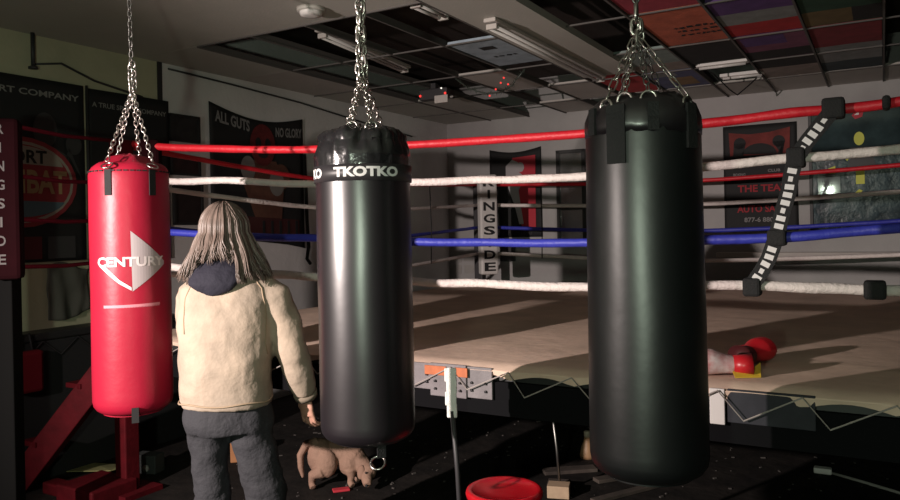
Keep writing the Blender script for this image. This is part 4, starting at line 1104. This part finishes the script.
# left side odds and ends
b = MB(); cl = [(-.22, -.10), (.20, -.13), (.24, .06), (.05, .12), (-.16, .10)]
n_ = len(cl); b.add([(x, y, .006+.05*(x > .1)) for x, y in cl]+[(x, y, .0+.05*(x > .1)) for x, y in cl], [tuple(range(n_)), tuple(range(2*n_-1, n_-1, -1))]+[(k, n_+k, n_+(k+1) % n_, (k+1) % n_) for k in range(n_)])
tag(b.build('paper_sheet', M_ypaper, None, loc=W(3.12, -4.50, 0), rotz=RB+.2), 'crumpled yellow paper on the floor beside the red brace', 'paper')
dv = thing('floor_device', 'small dark box with pale round knob on floor below red bag', 'device', (-2.0, 4.90, 0), math.radians(-15))
MB().box((0, 0, .06), (.17, .10, .12), bev=.006).build('case', mat('grey_case', (.05, .055, .055), .5), dv)
MB().lathe([(.0, 0), (.022, .0), (.022, .014), (.0, .018)], 20).build('knob', M_paper, dv, loc=(.02, -.05, .04)).rotation_euler = (PI/2, 0, 0)
b = MB(); b.box((0, 0, .085), (.10, .10, .17), bev=.006)
tag(b.build('storage_box', mat('orange_box', (.40, .17, .07), .7, var=.2), None, loc=(-1.47, 5.10, 0), rotz=.2), 'small orange box under the ring seen between the person\'s legs', 'box')
b = MB(); b.box((0, 0, .008), (.10, .05, .014), bev=.004)
tag(b.build('cloth_scrap', mat('red_scrap', (.42, .02, .035), .8), None, loc=(-.68, 4.46, 0), rotz=.3), 'small red scrap on the floor below the dog', 'scrap')
kp = thing('kick_pad', 'dim red kick pad hanging on the black stage skirt at far left', 'kick pad', W(2.72, -4.66, .58), RL)
MB().box((0, -.04, .13), (.17, .07, .26), bev=.02).build('pad', mat('dull_red_pad', (.12, .007, .012), .8, spec=.1), kp)
MB().tube([(-.05, -.01, .25), (-.03, -.008, .36), (.03, -.008, .36), (.05, -.01, .25)], .008, 6).build('strap', M_strap, kp)

# ================================================================== LIGHT AND CAMERA
def lamp(name, kind, loc, energy, col, radius, target=None, size=None, blend=1.0):
    l = bpy.data.lights.new(name, kind); l.energy = energy; l.color = col; l.shadow_soft_size = radius
    if size: l.spot_size = math.radians(size); l.spot_blend = blend
    o = bpy.data.objects.new(name, l); COL.objects.link(o); o.location = loc
    if target is not None: o.rotation_euler = (Vector(target)-Vector(loc)).to_track_quat('-Z', 'Y').to_euler()
    return o
lamp('work_lamp', 'SPOT', (-3.05, .8, 1.82), 1300, (1.0, .86, .80), .03, (-.52, 3.95, .95), 73, 1.0)
lamp('phone_lamp', 'POINT', (-.5, -.4, 1.45), 112, (.84, 1.0, .78), .06)
wd = bpy.data.worlds.new('world'); bpy.context.scene.world = wd; wd.use_nodes = True
wd.node_tree.nodes['Background'].inputs[0].default_value = (.5, .5, .45, 1); wd.node_tree.nodes['Background'].inputs[1].default_value = .0

F_PX, ROLL = 750.0, .021        # level camera, slight roll, off-centre crop (horizon at row 228)
cam = bpy.data.cameras.new('camera'); co = bpy.data.objects.new('camera', cam); COL.objects.link(co)
cam.sensor_fit = 'HORIZONTAL'; cam.sensor_width = 36; cam.lens = 36*F_PX/900; cam.clip_start = .05
cam.shift_y = -22/900
cr, sr = math.cos(ROLL), math.sin(ROLL)
co.location = (0, 0, 1.55)
co.rotation_euler = (Matrix(((1, 0, 0), (0, 0, -1), (0, 1, 0))) @ Matrix(((cr, sr, 0), (-sr, cr, 0), (0, 0, 1)))).to_euler()
sc = bpy.context.scene; sc.camera = co
sc.view_settings.view_transform = 'Standard'; sc.view_settings.look = 'None'; sc.view_settings.exposure = 0; sc.view_settings.gamma = 1
sc.view_settings.use_curve_mapping = False
